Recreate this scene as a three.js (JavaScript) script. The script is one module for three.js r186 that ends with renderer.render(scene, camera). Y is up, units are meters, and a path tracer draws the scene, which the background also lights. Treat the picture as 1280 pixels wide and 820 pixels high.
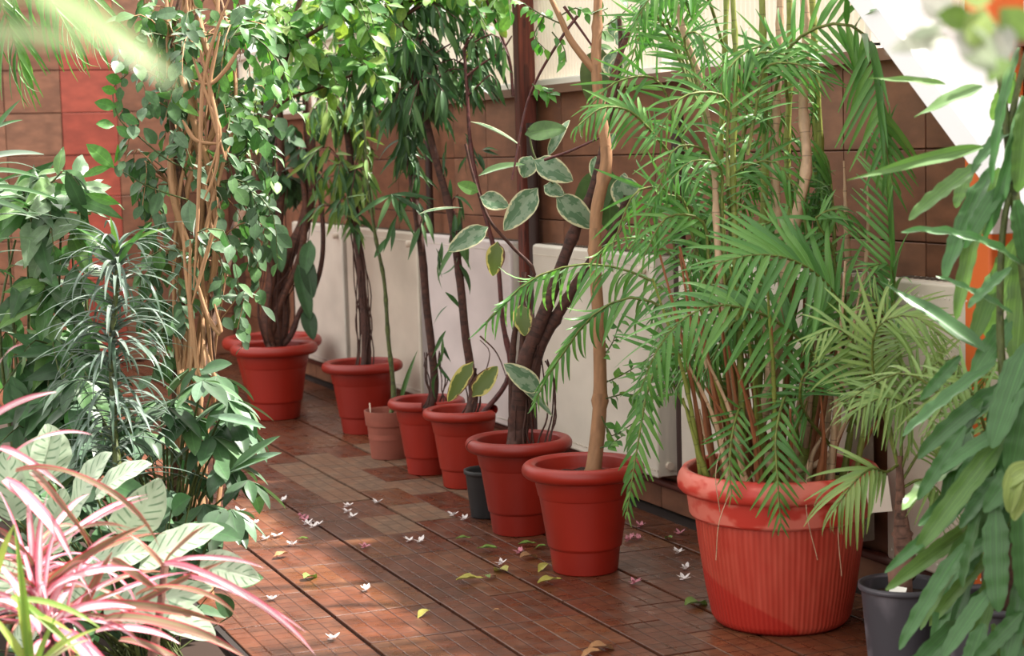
import * as THREE from 'three';
import { mergeGeometries } from 'three/addons/utils/BufferGeometryUtils.js';
import { RoundedBoxGeometry } from 'three/addons/geometries/RoundedBoxGeometry.js';

// ---------------------------------------------------------------- camera, sky, sun, exposure
const scene = new THREE.Scene();
const V = (x, y, z) => new THREE.Vector3(x, y, z);
const FPX = 2229.3, YAW = 22.41 * Math.PI / 180, PITCH = 5.658 * Math.PI / 180, ROLL = 1.589 * Math.PI / 180, EYE = V(0, 1.52, 0);
const fw = V(-Math.cos(YAW) * Math.cos(PITCH), -Math.sin(PITCH), -Math.sin(YAW) * Math.cos(PITCH));
const r0 = new THREE.Vector3().crossVectors(fw, V(0, 1, 0)).normalize(), u0 = new THREE.Vector3().crossVectors(r0, fw);
const rt = r0.clone().multiplyScalar(Math.cos(ROLL)).addScaledVector(u0, -Math.sin(ROLL));
const upv = u0.clone().multiplyScalar(Math.cos(ROLL)).addScaledVector(r0, Math.sin(ROLL));
const camera = new THREE.PerspectiveCamera(2 * Math.atan(410 / FPX) * 180 / Math.PI, 1280 / 820, 0.05, 200);
camera.position.copy(EYE);
camera.quaternion.setFromRotationMatrix(new THREE.Matrix4().makeBasis(rt, upv, fw.clone().negate()));
camera.focus = 6.3; camera.userData.fStop = 4.0;
scene.add(camera);

const renderer = new THREE.WebGLRenderer({ antialias: true });
renderer.toneMapping = THREE.LinearToneMapping;
renderer.toneMappingExposure = 1.7;
renderer.shadowMap.enabled = true; renderer.shadowMap.type = THREE.PCFSoftShadowMap;

{ // hazy bright sky: even white-blue, a little brighter round the horizon
  const w = 32, h = 16, d = new Float32Array(w * h * 4);
  for (let j = 0; j < h; j++) for (let i = 0; i < w; i++) {
    const e = ((j + .5) / h - .5) * Math.PI, k = (j * w + i) * 4, t = Math.max(0, Math.sin(e));
    const c = e < 0 ? [.34, .31, .28] : [1.34 - .14 * t, 1.29 - .12 * t, 1.21 - .08 * t];
    d[k] = c[0]; d[k + 1] = c[1]; d[k + 2] = c[2]; d[k + 3] = 1;
  }
  const t = new THREE.DataTexture(d, w, h, THREE.RGBAFormat, THREE.FloatType);
  t.mapping = THREE.EquirectangularReflectionMapping; t.magFilter = THREE.LinearFilter; t.minFilter = THREE.LinearFilter; t.needsUpdate = true;
  scene.background = t; scene.environment = t; scene.backgroundIntensity = 1.0; scene.environmentIntensity = 1.0;
}
const sun = new THREE.DirectionalLight(new THREE.Color(1, .95, .86), 10);
sun.position.set(-5 + .06 * 14, .77 * 14, -2 - .50 * 14); sun.target.position.set(-5, 0, -2);
sun.castShadow = true; sun.shadow.radius = 4; sun.shadow.mapSize.set(4096, 4096);
Object.assign(sun.shadow.camera, { left: -10, right: 10, top: 8, bottom: -8, near: .5, far: 40 });
scene.add(sun, sun.target);

// ---------------------------------------------------------------- helpers
function rng(seed) { let a = seed >>> 0; return () => { a = (a + 0x6D2B79F5) | 0; let t = Math.imul(a ^ (a >>> 15), 1 | a); t = (t + Math.imul(t ^ (t >>> 7), 61 | t)) ^ t; return ((t ^ (t >>> 14)) >>> 0) / 4294967296; }; }
const at = (x, y, d) => fw.clone().multiplyScalar(d).addScaledVector(rt, (x - 640) * d / FPX).addScaledVector(upv, -(y - 410) * d / FPX).add(EYE);   // pixel + depth
const onGround = (x, y, h = 0) => { const q = at(x, y, 1).sub(EYE); return q.multiplyScalar((h - EYE.y) / q.y).add(EYE); };
const onZ = (x, y, z) => { const q = at(x, y, 1).sub(EYE); return q.multiplyScalar(z / q.z).add(EYE); };
const onX = (x, y, X) => { const q = at(x, y, 1).sub(EYE); return q.multiplyScalar(X / q.x).add(EYE); };
const depth = (p) => p.clone().sub(EYE).dot(fw);
const px = (n, d) => n * d / FPX;                                       // pixels to metres at a depth
const lerp = (a, b, t) => a + (b - a) * t, clamp = (x, a, b) => Math.min(b, Math.max(a, x));
const used = {};
function numbered(n) { const k = used[n] = (used[n] ?? -1) + 1; return k ? n + '_' + String(k).padStart(3, '0') : n; }
function tag(o, label, category, group, kind) { o.userData.label = label; if (category) o.userData.category = category; if (group) o.userData.group = group; if (kind) o.userData.kind = kind; return o; }
function mesh(name, geo, mat, parent) { const m = new THREE.Mesh(geo, mat); m.name = name; m.castShadow = m.receiveShadow = true; parent?.add(m); return m; }
function top(name, label, category, pos, group, kind) { const g = new THREE.Group(); g.name = numbered(name); g.position.copy(pos ?? V(0, 0, 0)); scene.add(g); return tag(g, label, category, group, kind); }
function topMesh(name, geo, mat, label, category, group, kind) { const m = mesh(numbered(name), geo, mat, scene); return tag(m, label, category, group, kind); }

// value noise
const hash = (x, y, s) => { let h = Math.imul(x | 0, 374761393) ^ Math.imul(y | 0, 668265263) ^ Math.imul(s | 0, 974634777); h = Math.imul(h ^ (h >>> 13), 1274126177); return ((h ^ (h >>> 16)) >>> 0) / 4294967296; };
function vnoise(x, y, s, per = 0) { const xi = Math.floor(x), yi = Math.floor(y), fx = x - xi, fy = y - yi, sx = fx * fx * (3 - 2 * fx), sy = fy * fy * (3 - 2 * fy), m = (a) => per ? ((a % per) + per) % per : a;
  return lerp(lerp(hash(m(xi), m(yi), s), hash(m(xi + 1), m(yi), s), sx), lerp(hash(m(xi), m(yi + 1), s), hash(m(xi + 1), m(yi + 1), s), sx), sy); }
const fbm = (x, y, s, o = 4, per = 0) => { let v = 0, a = .5; for (let i = 0; i < o; i++) { v += a * vnoise(x, y, s + i * 17, per); x *= 2; y *= 2; per *= 2; a *= .5; } return v / (1 - Math.pow(.5, o)); };
function tex(w, h, fn, srgb = true) {
  const d = new Uint8Array(w * h * 4);
  for (let j = 0; j < h; j++) for (let i = 0; i < w; i++) { const c = fn((i + .5) / w, (j + .5) / h), k = (j * w + i) * 4; d[k] = clamp(c[0], 0, 255); d[k + 1] = clamp(c[1], 0, 255); d[k + 2] = clamp(c[2], 0, 255); d[k + 3] = 255; }
  const t = new THREE.DataTexture(d, w, h, THREE.RGBAFormat); t.magFilter = THREE.LinearFilter; t.minFilter = THREE.LinearMipmapLinearFilter; t.generateMipmaps = true; t.wrapS = t.wrapT = THREE.RepeatWrapping; if (srgb) t.colorSpace = THREE.SRGBColorSpace; t.needsUpdate = true; return t;
}
const mixc = (a, b, t) => [lerp(a[0], b[0], t), lerp(a[1], b[1], t), lerp(a[2], b[2], t)];
const grey = (v) => [v, v, v];

// swept tube with a radius along it
function tube(pts, radii, radial = 6, n = 0, knots = 0) {
  const c = new THREE.CatmullRomCurve3(pts, false, 'centripetal'); n = n || Math.max(6, pts.length * 4);
  const P = [], N = [], U = [], I = []; const f = c.computeFrenetFrames(n, false); let len = c.getLength();
  for (let i = 0; i <= n; i++) {
    const t = i / n, p = c.getPointAt(t), k = t * (radii.length - 1), a = Math.min(radii.length - 2, Math.floor(k));
    let r = radii.length === 1 ? radii[0] : lerp(radii[a], radii[a + 1], k - a);
    if (knots) { const q = (t * knots) % 1; r *= 1 + (q < .12 ? .28 * (1 - q / .12) : 0); }
    for (let j = 0; j <= radial; j++) { const an = j / radial * Math.PI * 2, d = f.normals[i].clone().multiplyScalar(Math.cos(an)).addScaledVector(f.binormals[i], Math.sin(an)); P.push(p.x + d.x * r, p.y + d.y * r, p.z + d.z * r); N.push(d.x, d.y, d.z); U.push(j / radial, t * len / .3); }
  }
  const w = radial + 1;
  for (let i = 0; i < n; i++) for (let j = 0; j < radial; j++) { const a = i * w + j; I.push(a, a + 1, a + w, a + 1, a + w + 1, a + w); }
  for (const [i, s] of [[0, 1], [n, -1]]) { const p = c.getPointAt(i / n), k = P.length / 3, tn = f.tangents[i]; P.push(p.x, p.y, p.z); N.push(-s * tn.x, -s * tn.y, -s * tn.z); U.push(.5, i / n); for (let j = 0; j < radial; j++) s > 0 ? I.push(k, i * w + j + 1, i * w + j) : I.push(k, i * w + j, i * w + j + 1); }
  const g = new THREE.BufferGeometry(); g.setAttribute('position', new THREE.Float32BufferAttribute(P, 3)); g.setAttribute('normal', new THREE.Float32BufferAttribute(N, 3)); g.setAttribute('uv', new THREE.Float32BufferAttribute(U, 2)); g.setIndex(I); return g;
}
// leaf outlines: half width at t, largest value 1
const PR = {
  oval: (t) => Math.pow(Math.sin(Math.PI * Math.pow(t, .82)), .72),
  lance: (t) => Math.pow(Math.sin(Math.PI * Math.pow(t, .62)), 1.05),
  broad: (t) => Math.pow(Math.sin(Math.PI * Math.pow(t, .7)), .62),
  strap: (t) => Math.min(1, .45 + t * 5) * Math.pow(1 - Math.pow(t, 2.6), .8),
  leaflet: (t) => Math.min(1, .3 + t * 6) * Math.pow(1 - t, .55) * 1.08,
  cactus: (t) => Math.min(1, .25 + t * 3.2) * Math.pow(Math.max(0, 1 - Math.pow(t, 5)), .6) * (.86 + .14 * Math.abs(Math.sin(t * 21))),
};
// unit leaf: base at the origin, along +z, upper side +y; w = half width over length
function leafGeo({ p = 'oval', w = .25, droop = .5, pow = 1, fold = .15, wave = 0, freq = 14, seg = 8, twist = 0, stalk = 0, cols = 2 }) {
  const P = [], U = [], I = [], nx = cols * 2 + 1; let y = 0, z = 0; const L = 1 / seg;
  for (let i = 0; i <= seg; i++) {
    const t = i / seg; if (i) { const th = -droop * Math.pow((i - .5) / seg, pow); y += Math.sin(th) * L; z += Math.cos(th) * L; }
    const tl = clamp((t - stalk) / (1 - stalk), 0, 1), hw = t <= stalk && stalk ? .012 : Math.max(.004, w * PR[p](clamp(tl, .015, .995))), tw = twist * t, th = -droop * Math.pow(t, pow);
    for (let j = 0; j < nx; j++) {
      const s = (j / (nx - 1)) * 2 - 1, x = s * hw, lift = Math.abs(s) * hw * fold + wave * Math.abs(s) * Math.sin(t * freq + (s > 0 ? 1.1 : 0));
      const lx = x * Math.cos(tw) - lift * Math.sin(tw), ly = x * Math.sin(tw) + lift * Math.cos(tw);
      P.push(lx, y + ly * Math.cos(th), z - ly * Math.sin(th)); U.push(j / (nx - 1), tl);
    }
  }
  for (let i = 0; i < seg; i++) for (let j = 0; j < nx - 1; j++) { const a = i * nx + j; I.push(a, a + nx, a + 1, a + 1, a + nx, a + nx + 1); }
  const g = new THREE.BufferGeometry(); g.setAttribute('position', new THREE.Float32BufferAttribute(P, 3)); g.setAttribute('uv', new THREE.Float32BufferAttribute(U, 2)); g.setIndex(I); g.computeVertexNormals();
  g.userData = { tip: V(0, y, z), w }; return g;
}
const _m = new THREE.Matrix4(), _a = V(), _b = V(), _c = V();
function frame(dir, up) { const z = _a.copy(dir).normalize(), x = _b.crossVectors(up, z); if (x.lengthSq() < 1e-6) x.crossVectors(V(.3, .9, .1), z); x.normalize(); const y = _c.crossVectors(z, x); return new THREE.Quaternion().setFromRotationMatrix(_m.makeBasis(x, y, z)); }

// a plant: collects leaves, the 300 that show largest become parts and the rest one joined part
class Plant {
  constructor(name, label, category, base, group) { this.base = base.clone(); this.g = top(name, label, category, base, group); this.items = []; this.ld = depth(base); }
  local(p) { return p.clone().sub(this.base); }
  stem(name, pts, radii, mat, radial = 6, n = 0, knots = 0) { for (const p of pts) p.z = Math.max(p.z, -3.17); return mesh(name, tube(pts.map((p) => this.local(p)), radii, radial, n, knots), mat, this.g); }
  // by the direction in which the base leaves
  leaf(geo, mat, pos, dir, up, len, wid = 1, name = 'leaf', parent = null) { const dn = dir.clone().normalize(); if (pos.z + dn.z * len < -3.2) { dir = dir.clone(); dir.z = Math.abs(dir.z) * .4; } const q = frame(dir, up); this.items.push({ geo, mat, pos: this.local(pos), q, s: V(len * wid, len, len), name, parent, size: len / Math.max(.5, depth(pos)) }); }
  // by base and tip, width in metres
  span(geo, mat, p0, p1, width, up, name = 'leaf', parent = null) {
    p0.z = Math.max(p0.z, -3.17); p1.z = Math.max(p1.z, -3.19); const d = p1.clone().sub(p0), tip = geo.userData.tip, len = d.length() / tip.length(), q = frame(d, up).multiply(new THREE.Quaternion().setFromUnitVectors(tip.clone().normalize(), V(0, 0, 1)));
    this.items.push({ geo, mat, pos: this.local(p0), q, s: V(width / (2 * geo.userData.w), len, len), name, parent, size: len / Math.max(.5, depth(p0)) });
  }
  finish(most = 300) {
    this.items.sort((a, b) => b.size - a.size);
    const rest = new Map();
    this.items.forEach((it, k) => {
      if (k < most) { const m = mesh(it.name, it.geo, it.mat, it.parent ?? this.g); m.position.copy(it.pos); m.quaternion.copy(it.q); m.scale.copy(it.s); }
      else { const key = (it.parent?.uuid ?? '') + it.mat.uuid; if (!rest.has(key)) rest.set(key, { it, geos: [] }); rest.get(key).geos.push(it.geo.clone().applyMatrix4(new THREE.Matrix4().compose(it.pos, it.q, it.s))); }
    });
    for (const { it, geos } of rest.values()) { for (const g of geos) g.userData = {}; const m = mesh(it.name === 'leaflet' ? 'leaflets' : 'foliage', mergeGeometries(geos), it.mat, it.parent ?? this.g); m.userData.kind = 'stuff'; }
    return this.g;
  }
}

// ---------------------------------------------------------------- materials
const std = (o) => new THREE.MeshPhysicalMaterial({ side: THREE.DoubleSide, ...o });
function leafMat(color, { map = null, through = .45, coat = .5, coatRough = .32, bump = null } = {}) {
  const c = new THREE.Color(color); c.multiplyScalar(1.28); c.setRGB(Math.min(c.r, .93), Math.min(c.g, .93), Math.min(c.b, .93));
  return std({ color: c, map, roughness: .92, clearcoat: coat, clearcoatRoughness: coatRough, transmission: through, thickness: 0, bumpMap: bump, bumpScale: bump ? .0012 : 0 });
}
// leaf print: midrib and side veins in a paler tone, on white so that the material colour sets the green
const vein = (u, v, n, sharp) => { const s = Math.abs(u - .5) * 2, q = ((v * n - s * 1.1) % 1 + 1) % 1; return Math.max(0, 1 - Math.abs(q - .5) * sharp); };
const veinTex = tex(64, 128, (u, v) => { const s = Math.abs(u - .5) * 2, k = Math.max(Math.max(0, 1 - s * 12) * .8, vein(u, v, 9, 9) * .22), n = fbm(u * 5, v * 10, 3) * 40; return [205 + k * 50 - n, 205 + k * 50 - n, 195 + k * 45 - n]; });
const veinBump = tex(64, 128, (u, v) => { const s = Math.abs(u - .5) * 2; return grey(150 - Math.max(0, 1 - s * 9) * 110 - vein(u, v, 9, 7) * 50); }, false);
const strapTex = tex(64, 128, (u, v) => { const l = Math.sin(u * 60) * 10 + fbm(u * 22, v * 2, 9) * 50, m = Math.max(0, 1 - Math.abs(u - .5) * 16) * 30; return grey(215 - l + m); });
const variegTex = tex(128, 256, (u, v) => { // rubber plant: grey-green middle, cream margin
  const s = Math.abs(u - .5) * 2, e = s + (fbm(u * 7, v * 9, 21) - .5) * .5 + Math.max(0, v - .86) * 2.2, k = clamp((e - .8) / .06, 0, 1), g = clamp((fbm(u * 6 + 4, v * 7, 5) - .5) / .06, 0, 1);
  const rib = Math.max(0, 1 - s * 20) * .6; return mixc(mixc(mixc([84, 122, 84], [132, 156, 126], g), [150, 172, 140], rib), [226, 222, 178], k * .95); });
const yellowEdgeTex = tex(128, 256, (u, v) => { const s = Math.abs(u - .5) * 2, e = s + (fbm(u * 7, v * 9, 41) - .5) * .6, k = clamp((e - .66) / .06, 0, 1), b = clamp((fbm(u * 3, v * 4, 77) + s * .5 - 1.0) / .08, 0, 1); return mixc(mixc([96, 118, 42], [214, 204, 112], k), [98, 58, 34], b); });
const calatheaTex = tex(128, 256, (u, v) => { const s = Math.abs(u - .5) * 2, q = ((v * 8 - s * 1.6) % 1 + 1) % 1, k = clamp((.22 - Math.abs(q - .5) * 1.6) / .08, 0, 1) * clamp((s - .12) * 9, 0, 1) * clamp((.86 - s) * 9, 0, 1); return mixc(mixc([168, 190, 160], [194, 208, 184], fbm(u * 8, v * 12, 8)), [104, 136, 104], k * .8); });
const cordyTex = tex(128, 256, (u, v) => { const s = Math.abs(u - .5) * 2, n = fbm(u * 14, v * 2.2, 31), k = clamp((n - .42) / .12, 0, 1), e = clamp((s - .8) / .08, 0, 1); return mixc(mixc([248, 232, 236], [206, 132, 150], k), [212, 62, 96], e); });
const cordyTex2 = tex(128, 256, (u, v) => { const s = Math.abs(u - .5) * 2, n = fbm(u * 14, v * 2.2, 55), k = clamp((n - .4) / .1, 0, 1), e = clamp((s - .74) / .08, 0, 1); return mixc(mixc([134, 122, 84], [128, 84, 66], k), [196, 48, 70], e); });
const barkTex = tex(128, 256, (u, v) => grey(120 + fbm(u * 10, v * 20, 2, 4) * 110 - (vnoise(u * 3, v * 26, 6) > .78 ? 40 : 0)));
const barkBump = tex(128, 256, (u, v) => grey(fbm(u * 12, v * 16, 12, 4) * 255), false);
const caneTex = tex(64, 256, (u, v) => grey(215 + (fbm(u * 6, v * 14, 22, 4) - .5) * 60 - (v % .25 < .012 ? 50 : 0)));
const woodTex = tex(64, 256, (u, v) => grey(205 + (fbm(u * 9, v * 5, 27, 4) - .5) * 90));
const smooth = (c, r = .55) => std({ color: c, map: r > .65 ? woodTex : caneTex, roughness: r, bumpMap: barkBump, bumpScale: .0012 });
const bark = (c, r = .8) => std({ color: c, map: barkTex, roughness: r, bumpMap: barkBump, bumpScale: .002 });
const M = {
  darkBark: bark(0x6a4034), brownBark: bark(0x7d4b38), tanBark: smooth(0xb5855f, .7), vineBark: smooth(0xc4946a, .7), vineDark: bark(0x7a5238), greenStem: bark(0x6f7d3a, .6), paleCane: smooth(0xd8b492), caneBrown: smooth(0xa8663f, .7), caneGreen: smooth(0x8f9a44), rachis: bark(0x97a64a, .6), redStem: bark(0x7c3b38, .6),
  soil: std({ color: 0x2c1b12, roughness: 1, bumpMap: tex(128, 128, (u, v) => grey(fbm(u * 16, v * 16, 4, 4, 16) * 255), false), bumpScale: .02 }),
};

// ---------------------------------------------------------------- large structure
const WALL_Z = -3.40, END_X = -13.7, BED_Z = -1.28;
const R = rng(20240611);
{ // floor: stoneware tiles with a pressed grid, two rows between the wide joints
  const f = new THREE.Group(); f.name = 'floor'; scene.add(f); tag(f, 'wet brown stoneware tile floor of the path', 'floor', null, 'structure');
  const base = mesh('mortar_bed', new THREE.BoxGeometry(22, .1, 2.2), std({ color: 0x2e211d, roughness: .9 }), f); base.position.set(-5, -.062, (WALL_Z + BED_Z) / 2 - .03);
  const tm = (s) => tex(256, 128, (u, v) => {
    const gx = Math.abs(((u * 6 + .5) % 1) - .5), gy = Math.abs(((v * 3 + .5) % 1) - .5), l = Math.min(gx / 1, gy / 1) < .035 ? 1 : 0, n = fbm(u * 8, v * 4, s, 5), st = clamp((fbm(u * 3 + s, v * 2, s + 9) - .52) / .1, 0, 1), gr = vnoise(u * 6, v * 64, s + 3);
    return mixc(mixc(grey(150 + n * 90 + gr * 26), [215, 190, 172], st * .5), [120, 100, 92], l * .75); });
  const bumpT = tex(256, 128, (u, v) => { const gx = Math.abs(((u * 6 + .5) % 1) - .5), gy = Math.abs(((v * 3 + .5) % 1) - .5); return grey(clamp(Math.min(gx, gy) / .06, 0, 1) * 190 + fbm(u * 16, v * 8, 44) * 60); }, false);
  const roughT = [1, 2].map((s) => tex(128, 64, (u, v) => grey(70 + fbm(u * 5, v * 3, s * 71, 4) * 190), false));
  const maps = [tm(1), tm(2), tm(3)], cols = [0x73442f, 0x784832, 0x6c402c, 0x7a4b34, 0x7f5136];
  const tmats = []; cols.forEach((c, i) => maps.forEach((m, k) => tmats.push(std({ color: c, map: m, roughness: .55, roughnessMap: roughT[(i + k) % 2], bumpMap: bumpT, bumpScale: .0022 }))));
  const dry = maps.map((m, k) => std({ color: 0x8a6850, map: m, roughness: .8, bumpMap: bumpT, bumpScale: .0022 }));
  const TW = .186, TL = .372, geoT = new RoundedBoxGeometry(TL - .005, .03, TW - .006, 1, .0025);
  const tiles = [], zs = [];
  for (let r = 0; r < 12; r++) { const z = -1.64 + .372 - r * TW - TW / 2; if (z > WALL_Z + .05) zs.push([r, z]); }
  for (const [r, z] of zs) { const off = hash(r, 3, 5) < .35 ? TL / 2 : 0; for (let x = -13.6; x < -3.0; x += TL) tiles.push([x + off, z, r]); }
  tiles.sort((a, b) => b[0] - a[0]);
  const restG = [];
  tiles.forEach(([x, z, r], k) => {
    const dz = r % 2 ? .0035 : -.0035, p = V(x, -.015 + (R() - .5) * .0024, z + dz), isDry = x < -6.9 && x > -8.9 && z < -2.2 && z > -3.0 && R() < .62;
    if (k < 296) { const m = mesh('tile', geoT, isDry ? dry[k % 3] : tmats[Math.floor(R() * tmats.length)], f); m.position.copy(p); m.rotation.set((R() - .5) * .006, (R() - .5) * .004, (R() - .5) * .006); }
    else restG.push(geoT.clone().translate(p.x, p.y, p.z));
  });
  if (restG.length) { const m = mesh('tiles', mergeGeometries(restG), tmats[4], f); m.userData.kind = 'stuff'; }
}
{ // planting bed beside the path
  const g = new THREE.PlaneGeometry(22, 8, 110, 40), pa = g.attributes.position; g.rotateX(-Math.PI / 2);
  for (let i = 0; i < pa.count; i++) pa.setY(i, -.09 + fbm(pa.getX(i) * 1.3 + 40, pa.getZ(i) * 1.3 + 40, 7) * .1);
  g.translate(-4, 0, BED_Z + .03 + 4); g.computeVertexNormals();
  const b = topMesh('ground', g, M.soil, 'dark bare soil of the planting bed beside the tiled path', 'soil', null, 'structure');
  const k = topMesh('kerb', new THREE.BoxGeometry(22, .14, .03).translate(-4, -.075, BED_Z + .012), std({ color: 0x241b18, roughness: .8 }), 'dark thin kerb between path tiles and planting bed', 'kerb', null, 'structure');
}
const wallTile = [0xa46c50, 0xaa7256, 0x9c664b, 0xb07a5e].map((c, i) => std({ color: c, map: tex(128, 128, (u, v) => grey(190 + (fbm(u * 4, v * 6, i + 60, 5) - .5) * 80)), roughness: .5, bumpMap: barkBump, bumpScale: .0006 }));
const redTile = [0xc25a46, 0xba5441].map((c, i) => std({ color: c, map: tex(128, 128, (u, v) => grey(205 + (fbm(u * 4, v * 6, i + 90, 5) - .5) * 70)), roughness: .5 }));
const grout = std({ color: 0x5a3a2c, roughness: .9 }), WALL_H = 2.5;
{ // back wall, tiled up to the glazing
  const w = new THREE.Group(); w.name = 'wall_back'; scene.add(w); tag(w, 'brown glazed tile wall behind the radiators', 'wall', null, 'structure');
  mesh('masonry', new THREE.BoxGeometry(14.4, 1.80, .2).translate(END_X + 7.1, .90, WALL_Z - .11), grout, w);
  mesh('coping', new THREE.BoxGeometry(14.4, .04, .26).translate(END_X + 7.1, 1.80, WALL_Z - .08), std({ color: 0x7a5a48, roughness: .6 }), w);
  const g = new RoundedBoxGeometry(.464, .293, .02, 1, .003);
  for (let r = 0; r < 6; r++) for (let c = 0; c < 24; c++) { const m = mesh('tile', g, wallTile[Math.floor(R() * 4)], w); m.position.set(-13.45 + c * .47, .15 + r * .298, WALL_Z - .008 + (R() - .5) * .003); }
}
{ // end wall: columns of brown and red tiles
  const w = new THREE.Group(); w.name = 'wall_end'; scene.add(w); tag(w, 'end wall of brown tiles with a red tile column', 'wall', null, 'structure');
  mesh('masonry', new THREE.BoxGeometry(.2, 2.9, 9).translate(END_X - .11, 1.45, WALL_Z + 4.4), grout, w);
  const g = new RoundedBoxGeometry(.02, .31, .408, 1, .003), z0 = onX(78, 165, END_X).z;
  for (let r = 0; r < 9; r++) for (let c = -4; c < 8; c++) {
    const z = z0 - .207 + c * .413, red = c === 0, yy = .16 + r * .316; if (z < WALL_Z + .05) continue;
    const m = mesh('tile', g, red ? redTile[r % 2] : wallTile[Math.floor(R() * 4)], w); m.position.set(END_X - .008 + (R() - .5) * .003, yy, z);
  }
}
{ // ribbed translucent glazing above the wall, in white frames
  const ribbed = std({ color: 0xe6dccd, roughness: 1, transmission: .1, thickness: 0 }), white = std({ color: 0xe9e4da, roughness: .5 });
  const rib = (L, H) => { const n = Math.round(L / .034), P = [], I = [], U = []; for (let i = 0; i <= n * 4; i++) { const x = i / (n * 4) * L, k = i % 4, z = k === 0 || k === 3 ? 0 : .012; P.push(x, 0, z, x, H, z); U.push(x, 0, x, H); if (i) { const a = (i - 1) * 2; I.push(a, a + 2, a + 1, a + 1, a + 2, a + 3); } } const g = new THREE.BufferGeometry(); g.setAttribute('position', new THREE.Float32BufferAttribute(P, 3)); g.setAttribute('uv', new THREE.Float32BufferAttribute(U, 2)); g.setIndex(I); g.computeVertexNormals(); return g.toNonIndexed().deleteAttribute('normal'); };
  const edges = [[-13.6, -11.6], [-11.55, -10.2], [-10.15, -8.75], [-8.70, -8.02], [-7.95, -6.55], [-6.45, -5.05], [-4.95, -3.55], [-3.45, -2.05], [-1.95, -.55]];
  edges.forEach(([a, b], i) => {
    const w = new THREE.Group(); w.name = 'window_' + (i + 1); w.position.set(a, 1.83, WALL_Z - .02); scene.add(w); tag(w, 'white ribbed translucent glazing panel above the tile wall', 'window', 'ribbed glazing panels along the wall', 'structure');
    const g = rib(b - a, .46); g.computeVertexNormals(); mesh('pane', g, ribbed, w);
    mesh('bottom_rail', new RoundedBoxGeometry(b - a, .045, .06, 1, .008).translate((b - a) / 2, .0, .01), white, w);
    mesh('top_rail', new RoundedBoxGeometry(b - a, .045, .06, 1, .008).translate((b - a) / 2, .46, .01), white, w);
    for (const x of [.015, b - a - .015]) mesh('stile', new RoundedBoxGeometry(.03, .46, .05, 1, .006).translate(x, .23, .005), white, w);
  });
}
{ // brown post in front of the wall, roof rafters
  const p0 = onZ(645, 60, WALL_Z + .1);
  topMesh('post', new RoundedBoxGeometry(.075, 2.9, .085, 1, .008).translate(p0.x, 1.45, WALL_Z + .06), bark(0x9a4a38, .7), 'reddish brown wooden post standing against the tile wall', 'post', null, 'structure');
}
// orange column and sloping white beam
{
  const p = onZ(1234, 420, WALL_Z + .1); topMesh('column', new RoundedBoxGeometry(.125, 2.9, .125, 2, .012).translate(p.x, 1.45, WALL_Z + .075), std({ color: 0xd8672a, roughness: .55 }), 'orange painted square column against the wall beside the sloping beam', 'column', null, 'structure');
  const zf = WALL_Z + .42, a = onZ(1030, -60, zf), b = onZ(1290, 290, zf), d = b.clone().sub(a), L = d.length();
  const g = top('beam', 'white sloping beam with a grey shaded side', 'beam', a.clone().add(b).multiplyScalar(.5), null, 'structure');
  const m = mesh('board', new RoundedBoxGeometry(L, .075, .25, 2, .005).translate(0, 0, -.125), std({ color: 0xf2f1f4, roughness: .4 }), g); m.rotation.z = Math.atan2(d.y, d.x);
  const q = onZ(1250, 272, WALL_Z + .16); topMesh('bracket', new RoundedBoxGeometry(.085, .09, .10, 1, .006).translate(q.x, q.y, WALL_Z + .17), std({ color: 0xf0f0f0, roughness: .5 }), 'small white bracket plate holding beam at orange column', 'bracket');
}
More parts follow.
